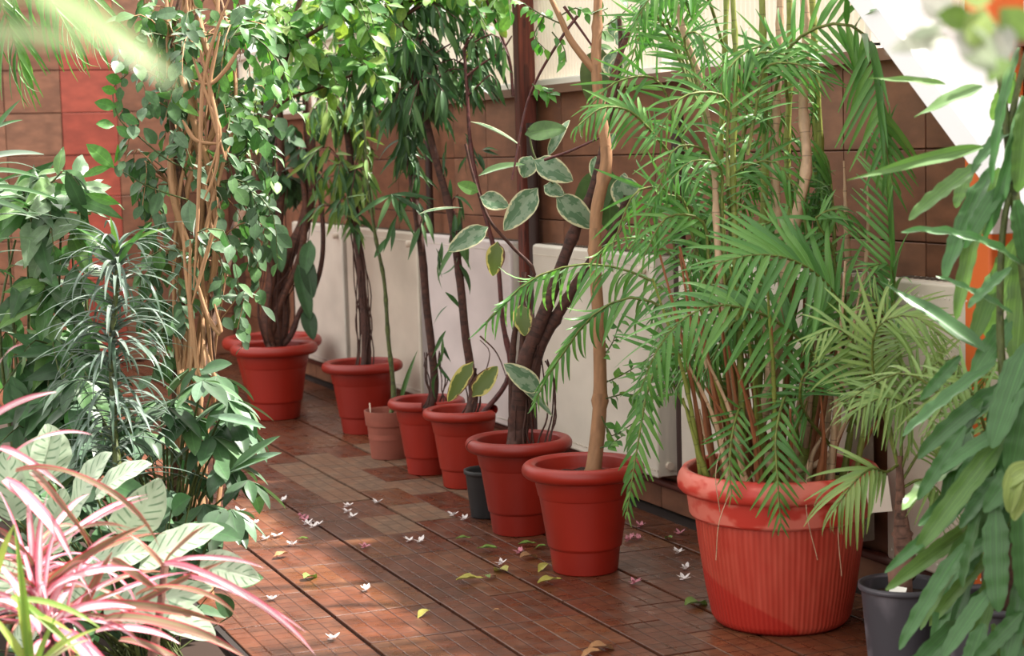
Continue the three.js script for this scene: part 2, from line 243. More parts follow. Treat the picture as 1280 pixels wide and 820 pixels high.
// ---------------------------------------------------------------- radiators, heating pipe and added dark gap rods
{
  const enamel = [0xe6ddd0, 0xe2d6c6, 0xe4d8d6, 0xe8dfd2].map((c, i) => std({ color: c, roughness: .38, map: tex(64, 64, (u, v) => grey(236 + (fbm(u * 5, v * 7, 200 + i, 4) - .5) * 34)) })), knobM = std({ color: 0xd8c8b8, roughness: .4 }), slot = std({ color: 0x5c5148, roughness: .8 });
  const pipeM = std({ color: 0x5a2b22, roughness: .5 });
  const ZF = WALL_Z + .135, S = (ZF) / -3.75;
  const spans = [[-13.55, -12.24, 'behind the multi-stemmed fig'], [-12.13, -10.64, 'behind the fig with thin hanging roots'], [-10.50, -9.10, 'behind the two dark slender fig trunks'], [-8.78, -7.36, 'behind the variegated rubber plant'], [-7.12, -5.75, 'behind the large palm'], [-5.5, -4.2, 'behind the orange column']];
  spans.forEach(([a, b, where], i) => {
    const xa = a * S, L = (b - a) * S, H = .91, y0 = .175;
    const t = top('panel_radiator', 'cream white steel panel radiator ' + where, 'radiator', V(xa, y0, WALL_Z + .012));
    mesh('panel', new RoundedBoxGeometry(L, H, .028, 2, .012).translate(L / 2, H / 2, .11), enamel[i % 4], t);
    mesh('rear_panel', new RoundedBoxGeometry(L - .02, H - .03, .02, 1, .006).translate(L / 2, H / 2, .03), enamel[i % 4], t);
    for (const x of [.008, L - .008]) mesh('side_cover', new RoundedBoxGeometry(.016, H - .01, .09, 1, .006).translate(x, H / 2, .065), enamel[(i + 1) % 4], t);
    const gr = mesh('top_grille', new RoundedBoxGeometry(L - .01, .014, .095, 1, .004).translate(L / 2, H - .004, .065), enamel[i % 4], t);
    const sl = []; for (let k = 0; k < Math.floor(L / .03); k++) sl.push(new THREE.BoxGeometry(.012, .004, .06).translate(.03 + k * .03, H + .003, .065)); const sm = mesh('slots', mergeGeometries(sl), slot, gr); sm.userData.kind = 'stuff';
    const dots = []; for (let k = 0; k < Math.floor(L / .022); k++) dots.push(new THREE.CylinderGeometry(.0035, .0035, .004, 6).rotateX(Math.PI / 2).translate(.03 + k * .022, H - .045, .125), new THREE.CylinderGeometry(.0045, .0045, .004, 6).rotateX(Math.PI / 2).translate(.03 + k * .022, .035, .125)); const dm = mesh('weld_dots', mergeGeometries(dots), enamel[(i + 2) % 4], t); dm.userData.kind = 'stuff';
    const kn = mesh('vent_knob', new THREE.LatheGeometry([[0, .035], [.014, .034], [.019, .028], [.019, .008], [.013, .004], [.013, -.02]].map(([r, y]) => new THREE.Vector2(r, y)), 16).rotateX(Math.PI / 2).translate(L - .075, H - .06, .125), knobM, t);
    mesh('valve', new THREE.CylinderGeometry(.016, .016, .02, 10).rotateZ(Math.PI / 2).translate(L + .008, .05, .07), knobM, t);
  });
  topMesh('heating_pipe', new THREE.CylinderGeometry(.018, .018, 9.6, 10).rotateZ(Math.PI / 2).translate(-8.8, .13, WALL_Z + .04), pipeM, 'reddish brown heating pipe along the foot of the tile wall', 'pipe');
  [[-10.57, .02, 'added dark upright rod for gap shade between radiators behind the slender figs'], [-12.185, .02, 'added dark upright rod for gap shade between radiators behind the multi-stemmed fig'], [-8.92, .026, 'added dark upright rod for shade in wide gap behind rubber plant'], [-7.24, .026, 'added dark upright rod for shade in gap beside the large palm']].forEach(([x, w, l]) => topMesh('gap_shade_rod', new THREE.CylinderGeometry(w, w, 1.5, 10).translate(x * S, .90, WALL_Z + .07), std({ color: 0x35201b, roughness: .6 }), l, 'pipe'));  // dark rods added to paint the shade seen in the radiator gaps
}
// ---------------------------------------------------------------- pots
const potTex = (s) => tex(128, 128, (u, v) => { const n = fbm(u * 6, v * 6, s, 5), d = clamp((fbm(u * 3, v * 5, s + 5) - .6) / .1, 0, 1); return mixc(grey(215 + (n - .5) * 50), [228, 208, 196], d * .15); });
const potMats = [1, 2, 3].map((s) => std({ color: [0xaa2717, 0xa22415, 0xb02d1c][s - 1], map: potTex(s), roughness: .42 }));
const lathe = (prof, seg = 48, a = 0, len = Math.PI * 2) => new THREE.LatheGeometry(prof.map(([r, y]) => new THREE.Vector2(r, y)), seg, a, len);
const rollProfile = (R0, Hh, k) => { const o = []; for (let i = 0; i <= 12; i++) { const a = -Math.PI * .5 + i / 12 * Math.PI * 1.25; o.push([R0 - .028 * k + Math.cos(a) * .028 * k, Hh - .028 * k + Math.sin(a) * .028 * k]); } o.unshift([R0 - .046 * k, Hh - .056 * k]); o.push([R0 - .052 * k, Hh - .012 * k], [R0 - .056 * k, Hh - .05 * k]); return o; };
function flowerPot(pos, Rm, Hp, mat, label, { chip = null, soil = .045, turn = 0 } = {}) {
  const t = top('flower_pot', label, 'flower pot', pos, 'red plastic pots in a row'); const k = Rm / .223, y = (v) => v * Hp / .365;
  mesh('body', lathe([[0, 0], [.114 * k, 0], [.119 * k, y(.005)], [.128 * k, y(.078)], [.1285 * k, y(.083)], [.1345 * k, y(.086)], [.1355 * k, y(.092)], [.161 * k, y(.248)], [.1605 * k, y(.252)], [.1655 * k, y(.256)], [.178 * k, y(.312)], [.178 * k, y(.335)], [.170 * k, y(.335)], [.156 * k, y(.25)], [.13 * k, y(.09)], [.11 * k, y(.01)], [0, y(.01)]]), mat, t);
  const pr = rollProfile(Rm, Hp, k);
  mesh('rim', chip ? lathe(pr, 44, chip[1], Math.PI * 2 - chip[1] + chip[0]) : lathe(pr), mat, t);
  mesh('soil', (() => { const g = new THREE.CircleGeometry(.170 * k, 32).rotateX(-Math.PI / 2), p = g.attributes.position; for (let i = 0; i < p.count; i++) p.setY(i, (hash(i, 3, 7) - .5) * .012); g.translate(0, Hp - soil - .012, 0); g.computeVertexNormals(); return g; })(), M.soil, t);
  t.rotation.y = turn; return t;
}
function uvByHeight(g) { g.computeBoundingBox(); const p = g.attributes.position, u = g.attributes.uv, b = g.boundingBox; for (let i = 0; i < p.count; i++) u.setY(i, (p.getY(i) - b.min.y) / (b.max.y - b.min.y)); return g; }
const ground = (x, z) => V(x, 0, z);
const pos = { A: ground(-5.79, -2.65), B: ground(-6.51, -2.70), C: ground(-7.55, -2.86), D: ground(-7.96, -2.83), E: ground(-9.33, -2.95), F: ground(-10.14, -2.67), F2: ground(-10.98, -2.88), G: ground(-4.86, -2.91), T: ground(-8.47, -2.81), H: ground(-4.30, -2.98), H2: ground(-3.98, -3.08), K: ground(-6.86, -2.70) };
const potA = flowerPot(pos.A, .223, .40, potMats[0], 'red plastic pot holding a tan bare trunk, deep rolled rim');
flowerPot(pos.B, .215, .385, potMats[1], 'red plastic pot holding the variegated rubber plant, cracked rim', { chip: [-.02, .02], turn: -.1 });
flowerPot(pos.C, .186, .36, potMats[2], 'red plastic pot with a broken back rim, dark fig trunk inside', { chip: [2.1, 3.3], turn: 0 });
flowerPot(pos.D, .186, .36, potMats[0], 'red plastic pot with a piece missing from its rim', { chip: [1.1, 1.5], turn: 0 });
flowerPot(pos.E, .224, .395, potMats[1], 'red plastic pot with fig trunk wrapped in thin hanging roots');
flowerPot(pos.F, .256, .44, potMats[0], 'wide red plastic pot holding the multi-stemmed fig');
flowerPot(pos.F2, .315, .40, potMats[2], 'dusty red pot half hidden behind the multi-stemmed fig pot');
{ // large palm pot
  const t = top('large_pot', 'very large faded red plastic pot with broad collar and ribbed side', 'flower pot', pos.G);
  const ml = tex(512, 256, (u, v) => { // faded bloom above an uneven tide line, as on the pot's front
    const rib = Math.sin(u * Math.PI * 2 * 90) * 6, n = fbm(u * 30, v * 6, 61, 4), edge = (u > .2 && u < .545 ? .5 * Math.pow(clamp((.545 - u) / .24, 0, 1), .7) : 0) + (fbm(u * 12, 1, 9) - .5) * .04, f = clamp((v - edge) / .025, 0, 1), st = vnoise(u * 110, v * 3, 4);
    return mixc([164, 36, 24], [178, 72, 54], f * (.45 + n * .45)).map((c) => c + rib + (st - .5) * 16 * f); });
  const pm = std({ color: 0xffffff, map: ml, roughness: .5, bumpMap: tex(512, 4, (u) => grey(128 + Math.sin(u * Math.PI * 2 * 90) * 120), false), bumpScale: .0015 }), rimM = std({ color: 0xffffff, map: tex(256, 64, (u, v) => { const n = clamp((fbm(u * 20, v * 4, 30, 5) - .45) / .12, 0, 1); return mixc([186, 54, 42], [214, 128, 112], n * .75); }), roughness: .45 });
  const body = mesh('body', uvByHeight(lathe([[0, 0], [.198, 0], [.212, .012], [.222, .03], [.24, .12], [.262, .27], [.2685, .33], [.2685, .348]])), pm, t);
  mesh('collar', lathe([[.2685, .346], [.282, .350], [.288, .36], [.296, .425], [.296, .44]]), rimM, t);
  mesh('rim', lathe([[.29, .425], [.312, .43], [.323, .442], [.325, .462], [.318, .485], [.306, .502], [.292, .502], [.284, .49], [.276, .40]]), rimM, t);
  mesh('soil', new THREE.CircleGeometry(.284, 32).rotateX(-Math.PI / 2).translate(0, .455, 0), M.soil, t);
  t.rotation.y = 1.03 - Math.PI;
}
{ // small terracotta pot, black pot, two grey nursery pots
  const t = top('small_pot', 'small dull terracotta pot with square collar, between red pots', 'flower pot', pos.T), m = std({ color: 0xa85c4a, map: potTex(9), roughness: .7 });
  mesh('body', lathe([[0, 0], [.094, 0], [.097, .004], [.112, .172], [.112, .175], [0, .02]].slice(0, 5)), m, t); mesh('collar', lathe([[.112, .168], [.119, .17], [.126, .242], [.116, .242], [.108, .18], [.108, .1]]), m, t); mesh('soil', new THREE.CircleGeometry(.11, 24).rotateX(-Math.PI / 2).translate(0, .20, 0), M.soil, t);
  const lb = topMesh('plant_tag', new RoundedBoxGeometry(.018, .05, .002, 1, .0008).rotateZ(.2).translate(-.06, .25, .08), std({ color: 0xd8c2b0, roughness: .6 }), 'tiny pale plant tag stuck in the small terracotta pot', 'tag'); lb.position.copy(pos.T);
  const k = top('nursery_pot', 'small black plastic pot tucked behind the rubber plant pot', 'flower pot', pos.K), km = std({ color: 0x1d1c1f, roughness: .5 });
  mesh('body', lathe([[0, 0], [.072, 0], [.075, .005], [.094, .19], [.09, .19], [.07, .02], [0, .02]]), km, k); mesh('rim', lathe([[.093, .18], [.1, .184], [.1, .2], [.09, .2], [.09, .18]]), km, k); mesh('soil', new THREE.CircleGeometry(.088, 20).rotateX(-Math.PI / 2).translate(0, .165, 0), M.soil, k);
  const gm = std({ color: 0x625f66, map: tex(128, 128, (u, v) => { const s = clamp((fbm(u * 5, v * 8, 71, 5) - .55) / .12, 0, 1); return mixc([170, 168, 172], [255, 250, 250], s); }), roughness: .6 });
  for (const [p, r, h, l] of [[pos.H, .122, .235, 'grey plastic nursery pot holding the young palm with swollen stem'], [pos.H2, .155, .25, 'dirty grey plastic nursery pot beside the young palm pot']]) {
    const g = top('nursery_pot', l, 'flower pot', p); mesh('body', lathe([[0, 0], [r * .76, 0], [r * .79, .006], [r * .95, h * .95], [r * .92, h * .95], [r * .76, .02], [0, .02]]), gm, g); mesh('rim', lathe([[r * .94, h * .92], [r * 1.0, h * .925], [r * 1.02, h * .95], [r * 1.01, h], [r * .95, h], [r * .93, h * .92]]), gm, g); mesh('soil', new THREE.CircleGeometry(r * .93, 24).rotateX(-Math.PI / 2).translate(0, h * .82, 0), M.soil, g);
  }
  const c = topMesh('paper_label', new RoundedBoxGeometry(.05, .034, .002, 1, .0008), std({ color: 0xf0ece4, roughness: .7 }), 'white paper label lying in the grey nursery pot', 'label'); c.position.copy(pos.H).add(V(.055, .225, .05)); c.rotation.set(-.7, .5, .3);
  const c2 = topMesh('paper_label', new RoundedBoxGeometry(.07, .11, .002, 1, .0008), std({ color: 0xe6d8cc, roughness: .7 }), 'white paper label hanging at the rim of the large pot', 'label'); c2.position.copy(at(1098, 618, 5.42)); c2.rotation.set(0, .9, .12);
}
// ---------------------------------------------------------------- plants in the pots
const UP = V(0, 1, 0), TOCAM = (p) => EYE.clone().sub(p).normalize();
const facing = (p, k = .6, j = null) => { const v = TOCAM(p).multiplyScalar(k).addScaledVector(UP, 1 - k); if (j) v.add(V(j() - .5, j() - .5, j() - .5).multiplyScalar(.7)); return v.normalize(); };
const path = (a, d) => a.map(([x, y, dd]) => at(x, y, d + (dd ?? 0)));   // pixel path at the plant's own depth, plus an offset
const curveOf = (pts) => new THREE.CatmullRomCurve3(pts, false, 'centripetal');
const pick = (r, a) => a[Math.floor(r() * a.length)];
const rdir = (r) => { const z = r() * 2 - 1, a = r() * 6.2832, s = Math.sqrt(1 - z * z); return V(s * Math.cos(a), z, s * Math.sin(a)); };
// leaves along a twig: alternate sides, leaning out, with a pull downwards
function leavesAlong(pl, pts, n, { geos, mats, len, wid = 1, from = .1, out = .8, down = .5, r, face = .45 }) {
  const c = curveOf(pts);
  for (let i = 0; i < n; i++) {
    const t = lerp(from, 1, (i + r() * .8) / n), p = c.getPointAt(clamp(t, 0, 1)), tg = c.getTangentAt(clamp(t, 0, 1)), side = new THREE.Vector3().crossVectors(tg, rdir(r)).normalize();
    const d = tg.clone().multiplyScalar(.45).addScaledVector(side, out).addScaledVector(UP, -down * (.5 + r()));
    pl.leaf(pick(r, geos), pick(r, mats), p, d, facing(p, face, r), lerp(len[0], len[1], r()), wid * (.85 + r() * .3));
  }
}
// a crown: twigs from a trunk point to targets scattered in an ellipse of pixels, leaves along each
function crown(pl, roots, n, box, D, spread, o, twigMat, r, { leaves = 12, sag = .05, tr = .004 } = {}) {
  for (let i = 0; i < n; i++) {
    const tx = lerp(box[0], box[2], r()), ty = lerp(box[1], box[3], r()), e = at(tx, ty, D + (r() - .5) * 2 * spread), s = roots.reduce((b, q) => (q.distanceTo(e) < b.distanceTo(e) ? q : b)), m = s.clone().lerp(e, .55).add(V((r() - .5) * .08, (sag + r() * .1), (r() - .5) * .08));
    const pts = [s, m, e]; pl.stem('twig', pts, [tr * 1.2, tr * .5], twigMat, 4, 6);
    leavesAlong(pl, pts, leaves, { ...o, r });
  }
}
const alii = [.5, .9, 1.3, .2].map((d, i) => leafGeo({ p: 'lance', w: .075, droop: d, fold: .35, seg: 7, stalk: .06 }));
const fig = [.5, .9, .2].map((d) => leafGeo({ p: 'lance', w: .24, droop: d, fold: .25, seg: 6, stalk: .12, wave: .012, cols: 1 }));
const ovals = [.25, .55, .8].map((d) => leafGeo({ p: 'oval', w: .3, droop: d, fold: .2, seg: 6, stalk: .1, cols: 1 }));
const big = [.25, .5].map((d) => leafGeo({ p: 'broad', w: .27, droop: d, fold: .16, seg: 12, stalk: .08, cols: 3 }));
const G = {
  alii: [0x3a7030, 0x48823a, 0x336432, 0x5a8a40].map((c) => leafMat(c, { map: strapTex, through: .35 })),
  aliiSunlit: [0x86b240, 0x98bc48, 0x6ca03c].map((c) => leafMat(c, { map: strapTex, through: .5 })),  // sunlight on the fig leaves painted in as yellower green
  figDark: [0x386a36, 0x427840, 0x508550, 0x305a32].map((c) => leafMat(c, { map: veinTex, through: .3 })),
  fresh: [0x58a436, 0x6cb63e, 0x4c9636, 0x80c044].map((c) => leafMat(c, { map: veinTex, through: .5 })),
  dry: leafMat(0x8a6a48, { map: strapTex, through: .2, coat: .1 }),
};
function roots(pl, pts, n, rad, mat, r, name = 'aerial_root') { // thin strands winding down a trunk
  const c = curveOf(pts);
  for (let i = 0; i < n; i++) { const a0 = r() * 6.28, q = []; for (let k = 0; k <= 5; k++) { const t = k / 5, p = c.getPointAt(t), a = a0 + t * (r() * 1.6 - .4), s = rad * (.5 + r() * .9) * (1 + (1 - t) * .4); q.push(p.add(V(Math.cos(a) * s, 0, Math.sin(a) * s))); } pl.stem(name, q, [.004, .0035, .003], mat, 4, 14); }
}
{ // A: tan trunk with a forked top and sparse small leaves
  const r = rng(101), d = depth(pos.A), pl = new Plant('weeping_fig', 'tall tan knobbly trunk with sparse small leaves in red pot', 'tree', pos.A.clone().setY(.33));
  const tk = path([[741, 612], [744, 570], [750, 500], [748, 400], [744, 330], [746, 262], [758, 200], [750, 135], [745, 85], [747, 20], [748, -60]], d);
  tk[0].setY(.34); pl.stem('trunk', tk, [.029, .027, .024, .0225, .022, .023, .022, .02, .019, .016, .014], M.tanBark, 10, 70, 7);
  const b1 = path([[745, 90], [728, 70], [712, 48], [700, 22], [680, -20]], d), b2 = path([[752, 140], [768, 90], [782, 50], [800, 18], [812, -30]], d + .0);
  pl.stem('branch', b1, [.016, .012, .008], M.tanBark, 7); pl.stem('branch', b2, [.013, .011, .008], M.brownBark, 7);
  const b3 = path([[640, 225, .1], [662, 120, .1], [700, 50], [722, 20]], d), b4 = path([[742, 60], [728, 40], [705, 8]], d), b5 = path([[750, 172], [710, 190], [680, 200]], d, 0);
  for (const b of [b3, b4, b5]) pl.stem('branch', b, [.004, .006], M.redStem, 5);
  const o = { geos: fig, mats: G.fresh, len: [.035, .06], out: .8, down: .4 };
  for (const [q, n] of [[path([[702, 30], [680, 20], [655, 5], [640, -5]], d), 16], [path([[700, 20], [720, 10], [740, 18], [760, 10]], d), 14], [path([[665, 105], [675, 112], [690, 118]], d), 12], [path([[745, 40], [775, 20], [790, 5]], d), 9], [path([[680, 20], [668, 45], [682, 62]], d), 9], [path([[690, 40], [705, 60], [708, 78]], d), 6],
    [path([[752, 480], [775, 470], [800, 455], [822, 440]], d), 18], [path([[752, 500], [785, 492], [812, 500], [830, 488]], d - .02), 18], [path([[752, 520], [765, 545], [790, 530], [815, 520]], d - .04), 14], [path([[750, 450], [765, 430], [775, 400]], d), 9], [path([[748, 345], [770, 300], [790, 268], [808, 262]], d), 10], [path([[750, 560], [762, 556], [778, 545]], d - .05), 6]]) { pl.stem('twig', q, [.003, .0015], M.greenStem, 4, 6); leavesAlong(pl, q, n, { ...o, r }); }
  pl.finish();
}
{ // B: variegated rubber plant
  const r = rng(202), d = depth(pos.B), pl = new Plant('rubber_plant', 'variegated rubber plant with cream-edged oval leaves on dark trunks', 'plant', pos.B.clone().setY(.30));
  const base = pos.B.clone().setY(.31), stems = [[[650, 505], [655, 455], [680, 392], [710, 310], [722, 280], [738, 245], [757, 170], [790, 70], [800, 20]], [[662, 500], [672, 440], [705, 380], [738, 328], [768, 285], [798, 245]], [[646, 500], [652, 440], [660, 360], [668, 340], [640, 308], [612, 275], [590, 215], [582, 180]], [[640, 500], [643, 420], [652, 380], [655, 340]]];
  stems.forEach((s, i) => { const p = path(s, d + (i - 1) * .02); p.unshift(base.clone().add(V((i - 1.5) * .025, 0, (i % 2) * .03))); pl.stem('trunk', p, [[.042, .036, .03, .026, .022, .018, .014, .011, .008], [.036, .03, .026, .022, .018, .013], [.022, .016, .012, .008, .007, .006, .005], [.02, .015, .012, .009]][i], i === 2 ? M.darkBark : M.darkBark, 9, 40, 14); });
  const p5 = path([[715, 280], [712, 250], [690, 228], [668, 195], [660, 160]], d - .05); pl.stem('branch', p5, [.006, .005, .004], M.greenStem, 6);
  roots(pl, [base.clone(), ...path([[655, 470], [672, 430]], d)], 7, .04, M.darkBark, r);
  roots(pl, [base.clone().add(V(.09, 0, -.06)), ...path([[690, 500], [680, 450]], d)], 4, .02, M.darkBark, r);
  const vm = leafMat(0xffffff, { map: variegTex, through: .3, coat: .6, coatRough: .3 }), ym = leafMat(0xffffff, { map: yellowEdgeTex, through: .45 }), gm = leafMat(0x5d8a44, { map: veinTex, through: .4 }), bm = leafMat(0x5d7432, { map: veinTex, through: .35 });
  for (const [x0, y0, x1, y1, w, m, dd, f] of [
    [656, 168, 708, 161, 26, gm, -.05, .7], [672, 235, 630, 288, 32, vm, -.08, .9], [668, 200, 716, 226, 30, vm, -.1, .9], [664, 195, 654, 222, 26, vm, .02, .9], [685, 196, 712, 150, 14, vm, 0, .5], [695, 244, 742, 285, 32, vm, -.06, .9], [680, 232, 705, 244, 20, vm, -.04, .8],
    [588, 152, 650, 182, 9, vm, -.03, .2], [598, 220, 656, 206, 15, gm, -.03, .4], [598, 240, 572, 229, 17, leafMat(0x6fae3c, { map: veinTex, through: .5 }), -.04, .8], [600, 246, 636, 258, 24, vm, -.03, .8], [610, 284, 560, 314, 26, vm, -.06, .8], [622, 302, 616, 345, 24, ym, -.03, .9], [652, 380, 656, 420, 26, ym, .0, .9], [676, 490, 630, 455, 27, vm, -.12, .8], [590, 496, 622, 458, 25, ym, -.1, .9], [592, 452, 560, 502, 22, ym, -.12, .8], [640, 470, 690, 520, 14, vm, -.05, .5],
    [760, 210, 722, 282, 46, gm, .12, .9], [784, 212, 762, 290, 40, gm, .14, .9], [795, 218, 800, 266, 36, vm, .04, .95], [775, 165, 748, 205, 18, vm, .05, .6], [750, 58, 740, 132, 42, bm, .1, .9], [772, 66, 752, 128, 40, bm, .13, .9], [780, 62, 788, 102, 36, vm, .04, .9], [792, 55, 830, 40, 24, vm, .02, .6], [785, 52, 750, 40, 18, gm, .03, .5], [790, 48, 778, 18, 22, vm, .03, .8], [770, 62, 735, 60, 14, gm, .02, .4], [800, 100, 815, 70, 20, vm, .06, .7], [745, 195, 740, 195 + 26, 12, vm, 0, .6], [523, 268, 578, 260, 7, vm, -.1, .3], [800, 245, 812, 215, 16, vm, .05, .6]]) {
    const p0 = at(x0, y0, d + dd), p1 = at(x1, y1, d + dd + (r() - .5) * .06); pl.span(pick(r, big), m, p0, p1, px(w, d), facing(p0, f));
  }
  // leaf stalks back to the stems
  pl.finish();
}
{ // C and D: slender dark figs with hanging narrow leaves; a thinner third stem
  const mk = (seed, p, label, tk, rad, crowns, mats, group) => {
    const r = rng(seed), d = depth(p), pl = new Plant('narrow_leaf_fig', label, 'tree', p.clone().setY(.28)), P = path(tk, d); P.unshift(p.clone().setY(.27)); pl.stem('trunk', P, rad, M.darkBark, 8, 50, 12);
    for (const [n, box, dd, sp, lv] of crowns) crown(pl, P.slice(3), n, box, d + dd, sp, { geos: alii, mats, len: [.11, .2], out: .55, down: .85, face: .5 }, M.redStem, r, { leaves: lv });
    return [pl, P, r, d];
  };
  let [pl, P, r, d] = mk(301, pos.C, 'slender fig with dark trunk, long drooping leaves, in pot with broken rim', [[591, 500], [588, 460], [582, 420], [575, 350], [562, 262], [545, 200], [528, 130], [514, 85], [505, 20], [500, -30]], [.022, .022, .02, .02, .018, .018, .016, .014, .012, .01], [[24, [465, 20, 620, 160], 0, .3, 13], [4, [590, 60, 650, 170], .05, .2, 9], [3, [560, 270, 590, 340], -.05, .08, 5]], G.alii);
  roots(pl, [P[0], P[1], P[2]], 6, .03, M.darkBark, r);
  const t2 = path([[612, 500], [636, 470], [628, 400], [622, 330], [612, 290], [600, 245], [588, 180], [584, 120], [580, 60]], d - .1); t2[0].copy(pos.C).setY(.27).add(V(.06, 0, 0)); pl.stem('trunk', t2, [.012, .012, .01, .009, .007], M.redStem, 7, 40, 12);
  const t3 = path([[584, 95], [600, 82], [628, 62], [640, 45]], d - .1); pl.stem('branch', t3, [.006, .004], M.redStem, 5); const t4 = path([[650, 120], [640, 78], [625, 40], [608, 0], [600, -20]], d); pl.stem('branch', t4, [.008, .006], M.redStem, 5);
  crown(pl, t2.slice(5), 7, [560, 40, 640, 140], d - .1, .15, { geos: alii, mats: G.alii, len: [.1, .17], out: .5, down: .9, face: .5 }, M.redStem, r, { leaves: 9 });
  for (const q of [path([[585, 200], [600, 190], [612, 185]], d), path([[560, 165], [555, 215], [570, 230]], d), path([[578, 160], [585, 180], [582, 200]], d)]) leavesAlong(pl, q, 6, { geos: alii, mats: G.alii, len: [.08, .13], out: .6, down: .6, r });
  for (const q of [path([[590, 505], [612, 440], [600, 425]], d - .1), path([[600, 420], [620, 440], [636, 480]], d - .1)]) pl.stem('twig', q, [.004, .002], M.brownBark, 4);
  pl.finish();
  [pl, P, r, d] = mk(302, pos.D, 'slender fig with reddish leaning trunk in pot with missing rim piece', [[543, 490], [540, 440], [533, 380], [528, 320], [520, 262], [511, 195], [500, 130], [493, 85], [488, 20], [485, -30]], [.022, .021, .02, .02, .019, .018, .016, .014, .012, .01], [[22, [420, 20, 540, 175], 0, .3, 13], [3, [440, 230, 530, 290], -.1, .12, 6], [2, [480, 120, 540, 220], .05, .15, 8]], G.alii);
  for (const q of [path([[548, 440], [560, 400], [556, 360]], d - .1), path([[545, 480], [552, 440], [560, 420]], d - .1), path([[540, 320], [552, 300], [548, 330]], d - .1)]) leavesAlong(pl, q, 4, { geos: alii, mats: G.alii, len: [.1, .17], out: .3, down: .9, r });
  const sp = path([[485, 235], [495, 225], [507, 210]], d - .1); pl.stem('twig', sp, [.003, .002], M.greenStem, 4); for (const [x, y] of [[440, 275], [470, 290], [520, 300], [545, 250], [535, 272], [500, 275]]) pl.span(alii[0], pick(r, G.alii), at(490, 243, d - .1), at(x, y, d - .15), px(7, d), facing(sp[0], .6));
  roots(pl, [P[0], P[1], P[2]], 7, .05, M.darkBark, r); pl.finish();
  // E
  const mats = [...G.aliiSunlit, ...G.alii.slice(0, 2)];
  [pl, P, r, d] = mk(303, pos.E, 'fig with narrow leaves painted sunlit yellow-green and trunk wrapped in thin roots', [[457, 440], [456, 400], [450, 330], [445, 290], [440, 220], [432, 150], [428, 90], [424, 20], [420, -30]], [.024, .024, .022, .02, .018, .015, .012, .01], [[18, [380, 140, 470, 260], 0, .3, 13], [14, [390, 30, 480, 160], .1, .3, 12], [5, [420, 230, 470, 275], -.1, .15, 8]], mats);
  roots(pl, [P[0], P[1], P[2], P[3], P[4]], 12, .035, M.darkBark, r);
  pl.finish();
}
{ // small terracotta pot: single thin stem rising to the left
  const d = depth(pos.T), pl = new Plant('young_fig', 'thin bare curving stem rising from small terracotta pot', 'plant', pos.T.clone().setY(.2)), r = rng(310), s = path([[492, 540], [492, 500], [485, 420], [480, 350], [470, 300], [464, 260], [458, 200], [455, 150]], d); s[0].copy(pos.T).setY(.19); pl.stem('stem', s, [.013, .011, .01, .009, .007, .005], M.greenStem, 7, 40, 10);
  leavesAlong(pl, s.slice(5), 14, { geos: alii, mats: G.aliiSunlit, len: [.1, .17], out: .6, down: .7, r });
  pl.span(alii[2], G.alii[3], at(500, 505, d), at(522, 438, d), px(6, d), facing(s[0], .7)); pl.span(alii[0], G.alii[1], at(468, 322, d), at(490, 292, d), px(8, d), facing(s[0], .7)); pl.finish();
}
{ // F: multi-stemmed fig
  const r = rng(320), d = depth(pos.F), pl = new Plant('multi_stemmed_fig', 'old fig with twisted grey-brown stems and dangling roots', 'tree', pos.F.clone().setY(.36)), tops = [];
  for (const [s, w] of [[[[345, 420], [345, 360], [348, 345], [365, 310], [380, 280], [390, 220], [385, 150], [380, 60]], .045], [[[335, 420], [334, 380], [340, 340], [330, 280], [320, 200], [330, 100]], .032], [[[360, 425], [375, 390], [395, 355], [403, 320], [402, 260], [392, 200], [400, 100]], .016], [[[352, 425], [356, 380], [348, 300], [352, 230], [350, 150], [352, 60]], .03], [[[338, 430], [350, 380], [372, 330], [382, 270], [372, 180]], .024], [[[350, 430], [342, 350], [338, 250], [345, 180]], .02]]) {
    const P = path(s, d + (r() - .5) * .14); P.unshift(pos.F.clone().setY(.36).add(V((r() - .5) * .16, 0, (r() - .5) * .16))); pl.stem('trunk', P, [w * 1.15, w, w * .9, w * .8, w * .65, w * .5], w > .02 ? M.brownBark : M.darkBark, 8, 40, 7); tops.push(...P.slice(4)); if (w > .02) roots(pl, P.slice(0, 5), 4, w * 1.3, M.darkBark, r);
  }
  crown(pl, tops, 15, [310, 150, 400, 290], d, .3, { geos: [...fig, ...alii.slice(0, 2)], mats: G.figDark, len: [.1, .17], out: .6, down: .7 }, M.redStem, r, { leaves: 9 });
  crown(pl, tops, 12, [320, 10, 440, 160], d, .35, { geos: fig, mats: [...G.fresh, ...G.figDark], len: [.08, .15], out: .7, down: .4 }, M.redStem, r, { leaves: 11 });
  for (const [x0, y0, x1, y1] of [[372, 330, 388, 400], [380, 318, 392, 372], [345, 285, 352, 340], [388, 300, 380, 345], [382, 385, 392, 425]]) { const p0 = at(x0, y0, d - .1); pl.span(big[0], pick(r, G.figDark), p0, at(x1, y1, d - .12), px(20, d), facing(p0, .7)); }
  pl.finish();
}
// ---------------------------------------------------------------- palms
const lf = [.35, .7, 1.1, 1.5].map((d) => leafGeo({ p: 'leaflet', w: .036, droop: d, fold: .5, seg: 6, cols: 1 })), lfW = [.3, .6, .95].map((d) => leafGeo({ p: 'leaflet', w: .055, droop: d, fold: .5, seg: 6, cols: 1 }));
const palmG = [0x5fa83a, 0x6eb442, 0x569c36, 0x7cbc4c].map((c) => leafMat(c, { map: strapTex, through: .45, coat: .6, coatRough: .3 })), palmY = [0x9cc45c, 0xaace66, 0x8eba54].map((c) => leafMat(c, { map: strapTex, through: .45, coat: .8, coatRough: .3 }));
